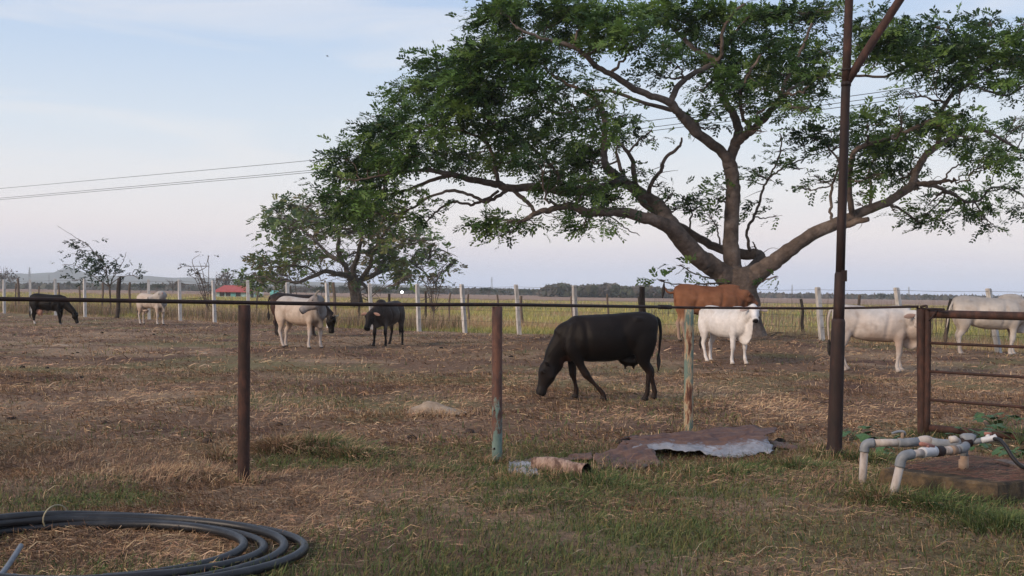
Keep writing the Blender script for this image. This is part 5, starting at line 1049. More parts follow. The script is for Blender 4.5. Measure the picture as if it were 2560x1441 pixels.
# ---- broken slab with the water pipes
M['slab'] = pm('mossy_concrete', [(.25, (.022, .018, .015)), (.45, (.055, .042, .030)), (.6, (.12, .082, .045)), (.8, (.20, .17, .14))], 7, .95, .6, bdist=.03)
A_, B_, C_, D_ = G(2205, 1172, .18), G(2490, 1212, .18), G(2700, 1176, .18), G(2420, 1136, .18)
mb = MB(); v = []; ringn = []
cor = [A_, B_, C_, D_]
per = []
for i in range(4):
    for t in np.linspace(0, 1, 7, endpoint=False):
        q = cor[i].lerp(cor[(i + 1) % 4], t); per.append((q.x + (vn(i * 7 + t * 6, 1.3) - .5) * .05, q.y + (vn(i * 7 + t * 6, 5.3) - .5) * .05))
nP = len(per); cx_ = sum(p[0] for p in per) / nP; cy_ = sum(p[1] for p in per) / nP
for (zz, s) in ((-.06, 1.0), (.10, 1.01), (.165, 1.0), (.182, .975)):
    for j, p in enumerate(per): v.append((cx_ + (p[0] - cx_) * s, cy_ + (p[1] - cy_) * s, zz + (vn(j * .9, zz * 20) - .5) * .012))
v.append((cx_, cy_, .186))
f = [(l * nP + j, l * nP + (j + 1) % nP, (l + 1) * nP + (j + 1) % nP, (l + 1) * nP + j) for l in range(3) for j in range(nP)] + [(3 * nP + j, 3 * nP + (j + 1) % nP, 4 * nP) for j in range(nP)]
mb.add(v, f); tag(mb.build('well_slab', M['slab'], None, False, (cx_, cy_, 0)), 'low mossy concrete slab under the white water pipes', 'slab')
# straw litter on the slab
n = 1500; u_ = rs.rand(n); w_ = rs.rand(n)
lx = (A_.x * (1 - u_) + B_.x * u_) * (1 - w_) + (D_.x * (1 - u_) + C_.x * u_) * w_; ly = (A_.y * (1 - u_) + B_.y * u_) * (1 - w_) + (D_.y * (1 - u_) + C_.y * u_) * w_
c = pick([(.14, .065, .045), (.18, .09, .06), (.10, .05, .038), (.22, .13, .09)], n)
LV = ribbons(lx, ly, .06 + .10 * rs.rand(n), .004 + .003 * rs.rand(n), .3 + rs.randn(n) * .6, .05 + .1 * rs.rand(n), -.05 + 0 * lx, c, c, None)
LV[0][:, 2] = np.maximum(LV[0][:, 2], 0) * .5 + .19
stuff('straw_litter', 'reddish brown straw litter strewn on the concrete slab', 'straw', [LV])
mb = MB(); pa, pb = G(2500, 1152, .2), G(2640, 1190, .2); dv = (pb - pa).normalized(); box(mb, (pa + pb) / 2, (pb - pa).length / 2, .055, .012, Matrix.Rotation(math.atan2(dv.y, dv.x), 3, 'Z'))
tag(mb.build('plank', M['old_wood'], None, False, tuple((pa + pb) / 2)), 'grey weathered plank lying on the concrete slab', 'plank')

M['pvc'] = pm('stained_white_pvc', [(.28, (.17, .13, .11)), (.45, (.36, .31, .275)), (.75, (.50, .46, .42))], 6, .55, .1, stretch=(2, 2, .7))
M['pvc_grey'] = pm('grey_pvc_joint', [(.3, (.13, .14, .15)), (.6, (.21, .22, .235)), (.8, (.30, .30, .31))], 8, .5, .08)
M['pvc_white'] = pm('white_valve', [(.3, (.40, .40, .41)), (.7, (.52, .52, .53))], 9, .4, 0)
M['red_handle'] = pm('faded_red_handle', [(.3, (.20, .075, .055)), (.7, (.38, .19, .15))], 12, .55, .1)
M['black_rubber'] = pm('black_rubber', [(.3, (.010, .010, .011)), (.7, (.022, .022, .023))], 9, .5, 0)
M['tan_pipe'] = pm('tan_stub_pipe', [(.3, (.20, .13, .09)), (.7, (.34, .25, .18))], 7, .7, .1)
g1 = gd(2156, 1228); g2 = gd(2228, 1262); gj = 9.85
pipes = empty('water_pipes', tuple(G(2156, 1228))); tag(pipes, 'stained white plastic water pipes with valves rising over the slab', 'water pipes')
kk = 9.8 / F; r_ = 9.8 * kk
LASTV = {}
def pp(pts, r, nm, mat, seg=16, rs_=None):
    mb = MB(); tube(mb, [tuple(q) for q in pts], rs_ if rs_ is not None else r, seg); o = child(mb, nm, M[mat], pipes)
    if nm in ('valve_stem', 'valve_handle'): o.parent = LASTV['valve_body']
    if nm in ('tap_stem', 'tap_handle'): o.parent = LASTV['tap_body']
    LASTV[nm] = o; return o
a1 = P(2161, 1128, g1); b1 = P(2182, 1109, g1)
pp([P(2154, 1240, g1), P(2161, 1122, g1)], r_, 'leg', 'pvc')
pp(crom(np.array([P(2161, 1130, g1), P(2162.5, 1117, g1), P(2170, 1109.5, g1), P(2184, 1108, g1)]), 5), r_ * 1.22, 'elbow', 'pvc_grey')
pp([P(2180, 1108, g1), P(2262, 1107, g1 + .02)], r_, 'pipe', 'pvc')
pp([P(2246, 1107, g1), P(2249, 1107, g1), P(2266, 1107, g1), P(2300, 1105, g1)], r_ * 1.18, 'valve_body', 'pvc_grey', 16)
pp([P(2256, 1100, g1), P(2256, 1082, g1)], .014, 'valve_stem', 'tan_pipe', 10)
pp(crom(np.array([P(2230, 1084, g1 - .02), P(2245, 1079.5, g1), P(2259, 1080, g1), P(2263, 1087, g1 + .02)]), 4), .011, 'valve_handle', 'pvc_grey', 8)
pp(crom(np.array([P(2298, 1105, g1), P(2305, 1102, g1), P(2318, 1101, g1), P(2330, 1107, g1 + .01)]), 4), r_ * 1.2, 'union_joint', 'pvc')
pp([P(2326, 1106, g1), P(2345, 1110, g1), P(2378, 1112, gj), P(2400, 1108, gj)], r_ * 1.3, 'pipe', 'pvc_grey')
pp([P(2374, 1100, gj - .03), P(2386, 1098, gj - .03), P(2396, 1106, gj)], r_ * .9, 'saddle_joint', 'pvc')
pp([P(2398, 1108, gj), P(2428, 1106, gj)], r_ * 1.2, 'dark_coupling', 'rust_dark')
pp([P(2408, 1100, gj + .02), P(2411, 1098, gj + .02), P(2428, 1098, gj + .02), P(2431, 1100, gj + .02)], r_ * 1.5, 'tee_joint', 'pvc_grey')
pp([P(2428, 1106, gj), P(2458, 1101, gj - .02)], r_ * .72, 'pipe', 'pvc_grey')
pp([P(2454, 1102, gj - .02), P(2462, 1100, gj - .03), P(2484, 1096, gj - .05), P(2492, 1092, gj - .06)], r_ * .8, 'tap_body', 'pvc_white', 12)
pp([P(2469, 1096, gj - .03), P(2469, 1086, gj - .03)], .018, 'tap_stem', 'pvc_white', 10)
pp([P(2461, 1084.5, gj - .03), P(2478, 1084.5, gj - .03)], .014, 'tap_handle', 'red_handle', 8)
pp([P(2411, 1112, gj), P(2411, 1142, gj)], r_ * .95, 'riser', 'pvc_grey'); pp([P(2411, 1140, gj), P(2410, 1179, gj)], r_ * 1.05, 'riser', 'tan_pipe')
pp([P(2409, 1150, gj), P(2409, 1180, gj)], r_ * 1.25, 'riser_sleeve', 'tan_pipe')
# front branch
pp([P(2224, 1275, g2), P(2251, 1160, g2)], r_ * 1.02, 'leg', 'pvc')
pp(crom(np.array([P(2249, 1168, g2), P(2253, 1150, g2), P(2262, 1140, g2), P(2280, 1136, g2 + .03)]), 5), r_ * 1.25, 'elbow', 'pvc_grey')
pp([P(2276, 1136, g2 + .02), P(2312, 1132, g2 + .12)], r_ * .98, 'pipe', 'pvc')
pp([P(2304, 1133, g2 + .1), P(2309, 1131, g2 + .12), P(2330, 1129, g2 + .18), P(2336, 1129, g2 + .2)], r_ * 1.32, 'valve_body', 'pvc_white')
pp([P(2318, 1122, g2 + .14), P(2316, 1113, g2 + .14)], .02, 'valve_stem', 'red_handle', 10)
pp([P(2301, 1110, g2 + .1), P(2316, 1112, g2 + .14), P(2334, 1117, g2 + .17)], .016, 'valve_handle', 'red_handle', 8)
pp([P(2333, 1130, g2 + .2), P(2354, 1128, g2 + .27)], r_ * 1.35, 'dark_coupling', 'rust_dark')
pp([P(2352, 1128, g2 + .26), P(2402, 1124, g2 + .45)], r_ * 1.02, 'pipe', 'pvc')
pp([P(2375, 1127, g2 + .34), P(2387, 1126, g2 + .38)], r_ * 1.25, 'joint_ring', 'tan_pipe')
pp(crom(np.array([P(2396, 1124, g2 + .42), P(2410, 1121, g2 + .48), P(2414, 1113, gj), P(2410, 1106, gj)]), 4), r_ * 1.2, 'elbow', 'pvc_grey')
mb = MB(); tube(mb, crom(np.array([P(2484, 1097, gj - .06), P(2500, 1101, gj - .12), P(2515, 1118, gj - .2), P(2532, 1145, gj - .25), P(2556, 1168, gj - .28), P(2590, 1176, gj - .25)]), 6), .0165, 10)
tag(mb.build('black_hose', M['black_rubber'], None, True, tuple(P(2484, 1097, gj))), 'black rubber hose drooping from the tap at the right', 'hose')

# ---- broad-leaved vine plants around the gate foot
def leaf_mesh(seed):
    g = random.Random(seed); mb = MB(); n = 12; v = [(0, 0, 0)]
    for ring, rr in ((0, .5), (1, 1.0)):
        for j in range(n):
            a = 2 * math.pi * j / n; r = rr * (1 + .16 * math.cos(5 * a) * ring) * (.55 if abs(a - math.pi) < .2 and ring else 1)
            v.append((.5 + r * .5 * math.cos(a), r * .52 * math.sin(a), .10 * (1 - (r - .4) ** 2) - .05 * ring + g.uniform(-.03, .03)))
    v[0] = (.5, 0, .03)
    f = [(0, 1 + j, 1 + (j + 1) % n) for j in range(n)] + [(1 + j, 1 + n + j, 1 + n + (j + 1) % n, 1 + (j + 1) % n) for j in range(n)]
    mb.add(v, f); return mb.mesh('leaf')
M['vine_leaf'] = pm('vine_leaf', [(.3, (.030, .068, .026)), (.55, (.05, .105, .036)), (.75, (.085, .15, .05))], 5, .55, .15)
M['vine_leaf_b'] = pm('vine_leaf_yellowing', [(.3, (.07, .10, .03)), (.6, (.14, .16, .045)), (.8, (.20, .19, .06))], 5, .6, .15)
lms = []
for s in range(4):
    lm = leaf_mesh(s); lm.materials.append(M['vine_leaf'] if s < 3 else M['vine_leaf_b']); lms.append(lm)
stemm = pm('vine_stem', [(.3, (.05, .08, .03)), (.7, (.09, .12, .05))], 8, .7, 0)
rg = random.Random(4)
for (px_, py_, nl, spread, hgt, lab) in ((2140, 1108, 9, .16, .14, 'small broad leaved vine just right of the tall rusty pole'), (2215, 1120, 10, .2, .1, 'low green vine leaves under the upper white pipe'), (2240, 1150, 8, .16, .08, 'yellowing vine leaves between the two white pipe legs'), (2440, 1110, 10, .26, .16, 'broad leaved vine behind the pipe junction'),
                                        (2500, 1085, 11, .30, .22, 'broad leaved vine at the foot of the gate'), (2550, 1120, 14, .34, .30, 'tall broad leaved vine at the right edge behind the slab'), (2490, 1140, 9, .26, .12, 'low vine leaves between the pipe junction and the black hose'), (2555, 1165, 8, .22, .12, 'vine leaves at the right edge beside the plank'), (2480, 1062, 7, .2, .16, 'small pale vine seen through the bottom of the gate')):
    q = G(px_, py_); root = empty('vine_plant', (q.x, q.y, hz(q.x, q.y))); tag(root, lab, 'vine', 'vine plants around the gate and the pipes')
    mb = MB()
    for i in range(nl):
        a = rg.uniform(0, 6.283); rr = spread * math.sqrt(rg.random()); z = hgt * rg.uniform(.35, 1)
        tip = (rr * math.cos(a), rr * math.sin(a), z)
        tube(mb, crom(np.array([(0, 0, 0), (tip[0] * .6, tip[1] * .6, z * .8), tip]), 3), .004, 5, False)
        lo = bpy.data.objects.new('leaf', lms[rg.randrange(4) if 'yellow' in lab else rg.randrange(3)]); link(lo, root); lo.location = tip
        s = rg.uniform(.075, .14); lo.scale = (s, s, s); lo.rotation_euler = (rg.uniform(-.5, .5) - .25, rg.uniform(-.2, .5), a)
    mb.build('stem', stemm, root)

# ---- torn roofing sheets
def sheet_mat(name, rust_v0, rust_v1, grey=True):
    m, n, b = newmat(name)
    uv = n.nodes.new('ShaderNodeAttribute'); uv.attribute_name = 'Col'; sp = n.nodes.new('ShaderNodeSeparateColor'); n.links.new(uv.outputs['Color'], sp.inputs[0])
    t = noise_node(n, 8, 9, .76); t.inputs['Distortion'].default_value = .8
    ru = ramp_node(n, t.outputs['Fac'], [(.30, (.022, .013, .011)), (.44, (.075, .032, .022)), (.58, (.14, .064, .033)), (.72, (.21, .105, .055)), (.82, (.30, .20, .14))])
    t2 = noise_node(n, 9, 6, .65); gr = ramp_node(n, t2.outputs['Fac'], [(.3, (.13, .13, .14)), (.55, (.25, .25, .27)), (.78, (.38, .38, .40))])
    ad = n.nodes.new('ShaderNodeMath'); ad.operation = 'MULTIPLY_ADD'; ad.inputs[1].default_value = .9; n.links.new(t.outputs['Fac'], ad.inputs[0]); n.links.new(sp.outputs[1], ad.inputs[2])
    mk = n.nodes.new('ShaderNodeMapRange'); mk.inputs[1].default_value = rust_v0 + .42; mk.inputs[2].default_value = rust_v1 + .42; n.links.new(ad.outputs[0], mk.inputs[0])
    mx = n.nodes.new('ShaderNodeMix'); mx.data_type = 'RGBA'; n.links.new(mk.outputs[0], mx.inputs[0]); n.links.new(gr.outputs[0], mx.inputs[6]); n.links.new(ru.outputs[0], mx.inputs[7])
    n.links.new(mx.outputs[2], b.inputs['Base Color']); b.inputs['Roughness'].default_value = .6; b.inputs['Metallic'].default_value = .15
    bn = n.nodes.new('ShaderNodeBump'); bn.inputs['Strength'].default_value = .4; bn.inputs['Distance'].default_value = .01; n.links.new(t.outputs['Fac'], bn.inputs['Height']); n.links.new(bn.outputs[0], b.inputs['Normal'])
    return m
def sheet(label, fl, fr_, br, bl, zs, mat, seed, nu=60, nv=22, prof=None, jag=.05, waves=5, amp=.012):
    """corners as ground points; zs heights of front-left, front-right, back-right, back-left"""
    V = np.zeros((nu, nv, 3)); UV = np.zeros((nu, nv, 3))
    for i in range(nu):
        for j in range(nv):
            u = i / (nu - 1); v = j / (nv - 1)
            jl = (vn(v * 7, seed * 3.1) - .5) * jag * 2 + (vn(v * 23, seed * 5.1) - .5) * jag; jr = (vn(v * 7, seed * 4.3) - .5) * jag * 2 + (vn(v * 23, seed * 6.1) - .5) * jag
            jf = (vn(u * 4.3, seed * 7.7) - .5) * jag * 2.2 + (vn(u * 13, seed * 8.2) - .5) * jag * .7 + (vn(u * 41, seed * 8.7) - .5) * jag * .5; jb = (vn(u * 11, seed * 9.9) - .5) * jag * 2
            uu = u + jl * (1 - u) * .6 + jr * u * .6; vv = v + jf * (1 - v) * 1.6 + jb * v * 1.2
            p = (fl * (1 - uu) + fr_ * uu) * (1 - vv) + (bl * (1 - uu) + br * uu) * vv
            z = (zs[0] * (1 - uu) + zs[1] * uu) * (1 - vv) + (zs[3] * (1 - uu) + zs[2] * uu) * vv
            if prof: z += prof(uu, vv)
            z += amp * math.sin(vv * waves * 2 * math.pi) + .02 * (vn(uu * 5, vv * 3, seed) - .5) + .012 * (vn(uu * 14, vv * 7, seed + 4) - .5)
            V[i, j] = (p.x, p.y, max(z, .008) + hz(p.x, p.y)); UV[i, j] = (uu, vv, 0)
    i = np.arange(nu - 1)[:, None] * nv + np.arange(nv - 1)[None, :]
    q = np.stack([i, i + nv, i + nv + 1, i + 1], -1).reshape(-1, 4)
    o0 = V.reshape(-1, 3).mean(0); o0[2] = 0
    me = fast_mesh('roofing_sheet', V.reshape(-1, 3) - o0, q, None, UV.reshape(-1, 3), True); me.materials.append(mat)
    o = bpy.data.objects.new('roofing_sheet', me); o.location = o0; link(o)
    s = o.modifiers.new('thick', 'SOLIDIFY'); s.thickness = .004; s.offset = 1
    tag(o, label, 'roofing sheet', 'torn roofing sheets on the grass'); return o
sm_a = sheet_mat('sheet_grey_below_rust', .24, .36); sm_b = sheet_mat('sheet_rusty', -.35, .05); sm_c = sheet_mat('sheet_grey', .75, .95)
sheet('largest torn roofing sheet, grey in front and rusted along its raised back edge', G(1560, 1152), G(1925, 1146), G(1935, 1108), G(1565, 1122), (.035, .015, .18, .11), sm_a, 3, prof=lambda u, v: .055 * max(0, math.sin(math.pi * (u * 1.5 - .05))) * (1 - v) ** 3 + .03 * math.sin(math.pi * v), jag=.075, waves=6, amp=.012)
sheet('rust red roofing sheet lying flat between the hollow log and the grey sheet', G(1496, 1190), G(1660, 1170), G(1600, 1130), G(1482, 1158), (.02, .03, .12, .06), sm_b, 7, jag=.07, waves=5, amp=.011)
sheet('small grey roofing scrap at the left end beside the hollow log', G(1272, 1190), G(1345, 1196), G(1338, 1160), G(1272, 1158), (.01, .01, .05, .03), sm_c, 11, 24, 12, jag=.05, waves=2)
sheet('thin dark roofing strip tapering off at the right end', G(1890, 1134), G(1995, 1131), G(1990, 1122), G(1895, 1112), (.01, .01, .025, .07), sm_b, 15, 30, 8, jag=.08, waves=1, amp=.006)
sheet('curled dark roofing strip behind the hollow log', G(1395, 1166), G(1480, 1162), G(1478, 1150), G(1398, 1156), (.03, .05, .075, .03), sm_b, 19, 24, 8, jag=.06, waves=1, amp=.008)
# hollow log
M['log'] = pm('peeling_log', [(.28, (.05, .03, .024)), (.44, (.11, .066, .05)), (.54, (.26, .175, .135)), (.75, (.42, .32, .26))], 9, .9, .5, stretch=(2.5, 1, 1))
M['log_inside'] = pm('near_black_wood', [(.3, (.008, .006, .005)), (.7, (.02, .015, .012))], 8, 1, .3)  # inside of the log is coloured near black
la, lb = G(1340, 1184), G(1466, 1205); la.z = hz(la.x, la.y) + .062; lb.z = hz(lb.x, lb.y) + .055
log = empty('hollow_log', tuple(la)); tag(log, 'short hollow log with peeling pale bark on the roofing scraps', 'log')
mb = MB(); tube(mb, crom(np.array([la, la.lerp(lb, .35) + Vector((0, 0, .012)), la.lerp(lb, .7), lb]), 8), np.linspace(.068, .062, 25), 22, False, .10, 3)
ld = (lb - la).normalized()
child(mb, 'bark', M['log'], log)
mb = MB(); tube(mb, [tuple(lb - ld * .002), tuple(lb - ld * .12), tuple(la)], [.058, .05, .05], 18, False); tube(mb, [tuple(lb - ld * .1), tuple(lb - ld * .09)], .052, 16); child(mb, 'hollow_core', M['log_inside'], log)
mb = MB(); ra, rb = G(1545, 1118), G(1592, 1108); ra.z += .05; rb.z += .06; tube(mb, crom(np.array([ra, ra.lerp(rb, .5) + Vector((0, 0, .01)), rb]), 5), .026, 12, True, .2, 5)
tag(mb.build('wood_offcut', M['dark_wood'], None, True, tuple(ra)), 'small dark wood offcut at the back edge of the roofing sheets', 'wood')

# ---- half-buried sacks / pale patches
M['sack'] = pm('dusty_sack', [(.3, (.20, .145, .10)), (.55, (.31, .235, .17)), (.75, (.39, .32, .25))], 9, .95, .4)
def sack(px0, px1, py, hpx, lab, seed, D=None):
    D = gd((px0 + px1) / 2, py); q = G((px0 + px1) / 2, py); w_ = (px1 - px0) / 2 * D / F; h_ = hpx * D / F
    n = 26; m_ = 14; v = []
    for i in range(n):
        for j in range(m_):
            u = i / (n - 1) * 2 - 1; t = j / (m_ - 1) * 2 - 1
            e = max(0, 1 - abs(u) ** 2.2) ** .6 * max(0, 1 - abs(t) ** 2.4) ** .6
            sk = (1 - .55 * (u + .35) if u > -.35 else 1 + .0)
            z = h_ * e * max(.25, min(1, sk)) * (.75 + .5 * vn(u * 3 + seed, t * 2)) - .012
            v.append((u * w_, t * w_ * .55 + .04 * (vn(u * 2, seed) - .5), z + .01 * (vn(u * 9, t * 7, seed) - .5)))
    f = [(i * m_ + j, (i + 1) * m_ + j, (i + 1) * m_ + j + 1, i * m_ + j + 1) for i in range(n - 1) for j in range(m_ - 1)]
    mb = MB(); mb.add(v, f); o = mb.build('feed_sack', M['sack']); o.location = (q.x, q.y, hz(q.x, q.y) + .004); o.rotation_euler = (0, 0, -.1)
    tag(o, lab, 'sack')
sack(1020, 1165, 1036, 26, 'pale half buried sack in the dry grass left of the middle steel post', 3)
sack(132, 182, 866, 5, 'flat pale sack on the ground below the far black cow', 5)
sack(498, 527, 884, 5, 'small pale sack scrap left of the left steel post', 8)
# ---- fallen sticks by the fence
rg = random.Random(9)
for i in range(16):
    px_ = rg.uniform(1930, 2075); py_ = rg.uniform(852, 876); D = gd(px_, py_); q = G(px_, py_); L_ = rg.uniform(.35, 1.1); a = rg.uniform(-.5, .4)
    p0 = np.array([q.x - L_ / 2 * math.cos(a), q.y - L_ / 2 * math.sin(a), hz(q.x, q.y) + .02 + rg.uniform(0, .06)]); p1 = np.array([q.x + L_ / 2 * math.cos(a), q.y + L_ / 2 * math.sin(a), hz(q.x, q.y) + .02 + rg.uniform(0, .12)])
    mb = MB(); tube(mb, crom(np.array([p0, (p0 + p1) / 2 + [0, 0, rg.uniform(-.01, .06)], p1]), 4), np.linspace(.022, .010, 9) * rg.uniform(.6, 1.2), 6, True, .2, i)
    tag(mb.build('fallen_stick', M['old_wood'], None, True, tuple(p0)), 'fallen stick in the brushwood heap left of the tall rusty pole', 'stick', 'sticks of the brushwood heap')
# dung and clods
n = 260; x, y = scatter(n, 12, 46, 1.1, .8); k_ = y < fence_y(x) - 1; x, y = x[k_], y[k_]; n = len(x)
V = []; Q = []; C = []
for i in range(n):
    r = .02 + .05 * rs.rand() ** 2; z0 = hz(x[i], y[i]); h_ = r * (.4 + .4 * rs.rand()); o_ = len(V)
    for l, (rr, zz) in enumerate(((1, -.01), (.85, h_ * .6), (.4, h_))):
        for j in range(6):
            a = j * math.pi / 3 + l; jr = 1 + (rs.rand() - .5) * .5; V.append((x[i] + r * rr * jr * math.cos(a), y[i] + r * rr * jr * math.sin(a), z0 + zz))
    for l in range(2): Q += [(o_ + l * 6 + j, o_ + l * 6 + (j + 1) % 6, o_ + l * 6 + 6 + (j + 1) % 6, o_ + l * 6 + 6 + j) for j in range(6)]
    c_ = np.array([(.035, .026, .022), (.06, .042, .034), (.10, .075, .058), (.022, .018, .016)][rs.randint(4)]); C += [c_] * 18
me = fast_mesh('dung_and_clods', np.array(V), np.array(Q), None, np.array(C), True); me.materials.append(M['grass'])
tag(link(bpy.data.objects.new('dung_and_clods', me)), 'small dark dung lumps and clods scattered over the paddock', 'dung', kind='stuff')

# ================================================================ the far distance
M['roof_red'] = pm('red_roof', [(.3, (.30, .055, .05)), (.7, (.42, .09, .075))], 2, .7, .1)
M['wall_teal'] = pm('pale_teal_wall', [(.3, (.25, .40, .38)), (.7, (.42, .55, .52))], 1, .8, 0)
M['teal'] = pm('teal_paint', [(.3, (.09, .30, .30)), (.7, (.16, .42, .40))], 1.2, .6, 0)
M['dark_glass'] = pm('dark_window', [(.3, (.02, .022, .025)), (.7, (.04, .04, .045))], 2, .3, 0)
M['wall_white'] = pm('white_wall', [(.3, (.5, .5, .48)), (.7, (.66, .66, .64))], 1, .85, 0)
def house(px0, px1, py_base, py_eave, py_top, D, label, roof, wall):
    a = P(px0, py_base, D); b = P(px1, py_base, D); w_ = (b.x - a.x); dp = 6.0; ze = P(px0, py_eave, D).z; zt_ = P(px0, py_top, D).z
    c = ((a.x + b.x) / 2, a.y + dp / 2, 0); root = empty('farmhouse', c); tag(root, label, 'house')
    mb = MB(); box(mb, (0, 0, ze / 2 - .1), w_ / 2, dp / 2, ze / 2 + .1); mb.build('wall', wall, root, False)
    mb = MB(); ov = .6; hx = w_ / 2 + ov; hy = dp / 2 + ov
    v = [(-hx, -hy, ze), (hx, -hy, ze), (hx * .75, 0, zt_), (-hx * .6, 0, zt_), (hx, hy, ze), (-hx, hy, ze)]
    v += [(x, y, z - .12) for x, y, z in v]
    mb.add(v, [(0, 1, 2, 3), (2, 4, 5, 3), (0, 3, 5), (1, 4, 2), (6, 9, 8, 7), (8, 9, 11, 10), (0, 6, 7, 1), (1, 7, 10, 4), (4, 10, 11, 5), (5, 11, 6, 0)]); mb.build('roof', roof, root, False)
    for i, t in enumerate((-.62, -.2, .5)):
        mb = MB(); box(mb, (t * w_ / 2, -dp / 2 - .02, ze * .55), .45, .03, .45); mb.build('window', M['dark_glass'], root, False)
    mb = MB(); box(mb, (.15 * w_ / 2, -dp / 2 - .02, ze * .4), .45, .03, ze * .4); mb.build('door', M['teal'], root, False)
house(541, 614, 746, 729, 713, 230, 'small far farmhouse with a red roof and pale teal walls', M['roof_red'], M['wall_teal'])
for (px0, px1, py0, py1, D, lab, mt) in ((676, 696, 740, 727, 215, 'teal tank right of the red roofed farmhouse', 'teal'), (628, 640, 741, 731, 220, 'small pale teal shed right of the left steel post', 'wall_teal'), (646, 658, 741, 730, 222, 'pale shed between the farmhouse and the teal tank', 'wall_white')):
    a = P(px0, py0, D); b = P(px1, py1, D); root = empty('shed' if 'shed' in lab else 'water_tank', ((a.x + b.x) / 2, a.y, 0)); tag(root, lab, 'shed' if 'shed' in lab else 'tank')
    w_ = (b.x - a.x) / 2; h_ = b.z
    if 'tank' in lab:
        mb = MB(); tube(mb, [(-w_, 0, h_ * .62), (-w_ * .92, 0, h_ * .62), (w_ * .92, 0, h_ * .62), (w_, 0, h_ * .62)], [h_ * .30, h_ * .38, h_ * .38, h_ * .30], 16); mb.build('drum', M[mt], root)
        for s in (-1, 1): mb = MB(); box(mb, (s * w_ * .6, 0, h_ * .13), .12, .5, h_ * .14); mb.build('stand', M['old_wood'], root, False)
    else:
        mb = MB(); box(mb, (0, 0, h_ * .42), w_, 1.4, h_ * .42); mb.build('wall', M[mt], root, False)
        mb = MB(); box(mb, (0, 0, h_ * .9), w_ * 1.12, 1.6, .05, Matrix.Rotation(.1, 3, 'X')); mb.build('roof', M['old_wood'], root, False)
        mb = MB(); box(mb, (0, -1.42, h_ * .35), .3, .03, h_ * .33); mb.build('door', M['dark_glass'], root, False)
# light on the far field edge
M['lamp_glow'] = bpy.data.materials.new('white_lamp'); M['lamp_glow'].use_nodes = True
nn_ = M['lamp_glow'].node_tree; bb_ = nn_.nodes['Principled BSDF']; bb_.inputs['Emission Color'].default_value = (1, 1, 1, 1); bb_.inputs['Emission Strength'].default_value = 6
D = 240; q = P(1005, 731, D); lamp = empty('yard_lamp', (q.x, q.y, 0)); tag(lamp, 'bright white yard lamp far behind the dark grey young cow', 'lamp')
mb = MB(); ball(mb, (0, 0, q.z), (.26, .26, .26)); mb.build('bulb', M['lamp_glow'], lamp); mb = MB(); tube(mb, [(0, 0, 0), (0, 0, q.z - .2)], .06, 8); mb.build('post', M['old_wood'], lamp)

# distant single trees
def far_tree(px, pyb, wpx, hpx, D, cols, label, seed, bare=0, nm='distant_tree'):
    rng = np.random.RandomState(seed); q = P(px, pyb, D); k = D / F; w_ = wpx * k; h_ = hpx * k
    root = empty(nm, (q.x, q.y, 0)); z0 = max(q.z, 0); tag(root, label, 'tree', 'trees along the far edge of the plain')
    H = q.z + h_
    mb = MB(); tube(mb, crom(np.array([(0, 0, -.2), (.1, 0, H * .35), (0, 0, H * .6)]), 4), np.linspace(.05, .03, 9) * H * .55, 7)
    for i in range(9 if not bare else 26):
        a = rng.rand() * 6.283; e = np.array([math.cos(a) * w_ * .42 * rng.rand() ** .5, math.sin(a) * w_ * .4 * rng.rand(), H * (.55 + .42 * rng.rand())])
        s0 = np.array([0, 0, H * (.25 + .2 * rng.rand())]); tube(mb, crom(np.array([s0, (s0 + e) / 2 + [0, 0, H * .04], e]), 3), np.linspace(.022, .006, 7) * H * .5, 5, False)
    mb.build('trunk', M['bark_grey'], root)
    n = int(420 * (1 - bare * .75) * max(1, wpx / 40)); ncl = max(7, int(wpx / 5))
    cl = np.stack([(rng.rand(ncl) - .5) * w_ * .85, (rng.rand(ncl) - .5) * w_ * .7, rng.rand(ncl)], 1)
    cap = np.sqrt(np.clip(1 - (cl[:, 0] / (w_ * .5)) ** 2, .05, 1)); cl[:, 2] = H * (.30 + (.62 * cap - .12) * (.35 + .65 * cl[:, 2]))
    ci = rng.randint(0, ncl, n); p = cl[ci] + rng.randn(n, 3) * np.array([.10 * w_, .10 * w_, .075 * H]); s = (.020 + .025 * rng.rand(n)) * (w_ + H) * .75
    p[:, 2] = np.clip(p[:, 2], .05 * H, H * 1.02)
    a = rng.randn(n, 3); a /= np.linalg.norm(a, axis=1)[:, None]; b = np.cross(a, rng.randn(n, 3)); b /= np.linalg.norm(b, axis=1)[:, None]
    V = np.stack([p - a * s[:, None], p + b * s[:, None] * .6, p + a * s[:, None], p - b * s[:, None] * .6], 1).reshape(-1, 3)
    c = np.array(cols)[rng.randint(0, len(cols), ncl)][ci] * (.75 + .5 * rng.rand(n, 1))
    me = fast_mesh('crown', V, np.arange(4 * n).reshape(-1, 4), None, np.repeat(c, 4, 0)); me.materials.append(M['leaf'])
    tag(link(bpy.data.objects.new('crown', me), root), kind='stuff')
DG = [(.022, .036, .018), (.03, .046, .022), (.042, .058, .026)]; GY = [(.10, .085, .072), (.13, .11, .095), (.08, .075, .06)]; OL = [(.05, .06, .03), (.07, .075, .036), (.04, .05, .026)]
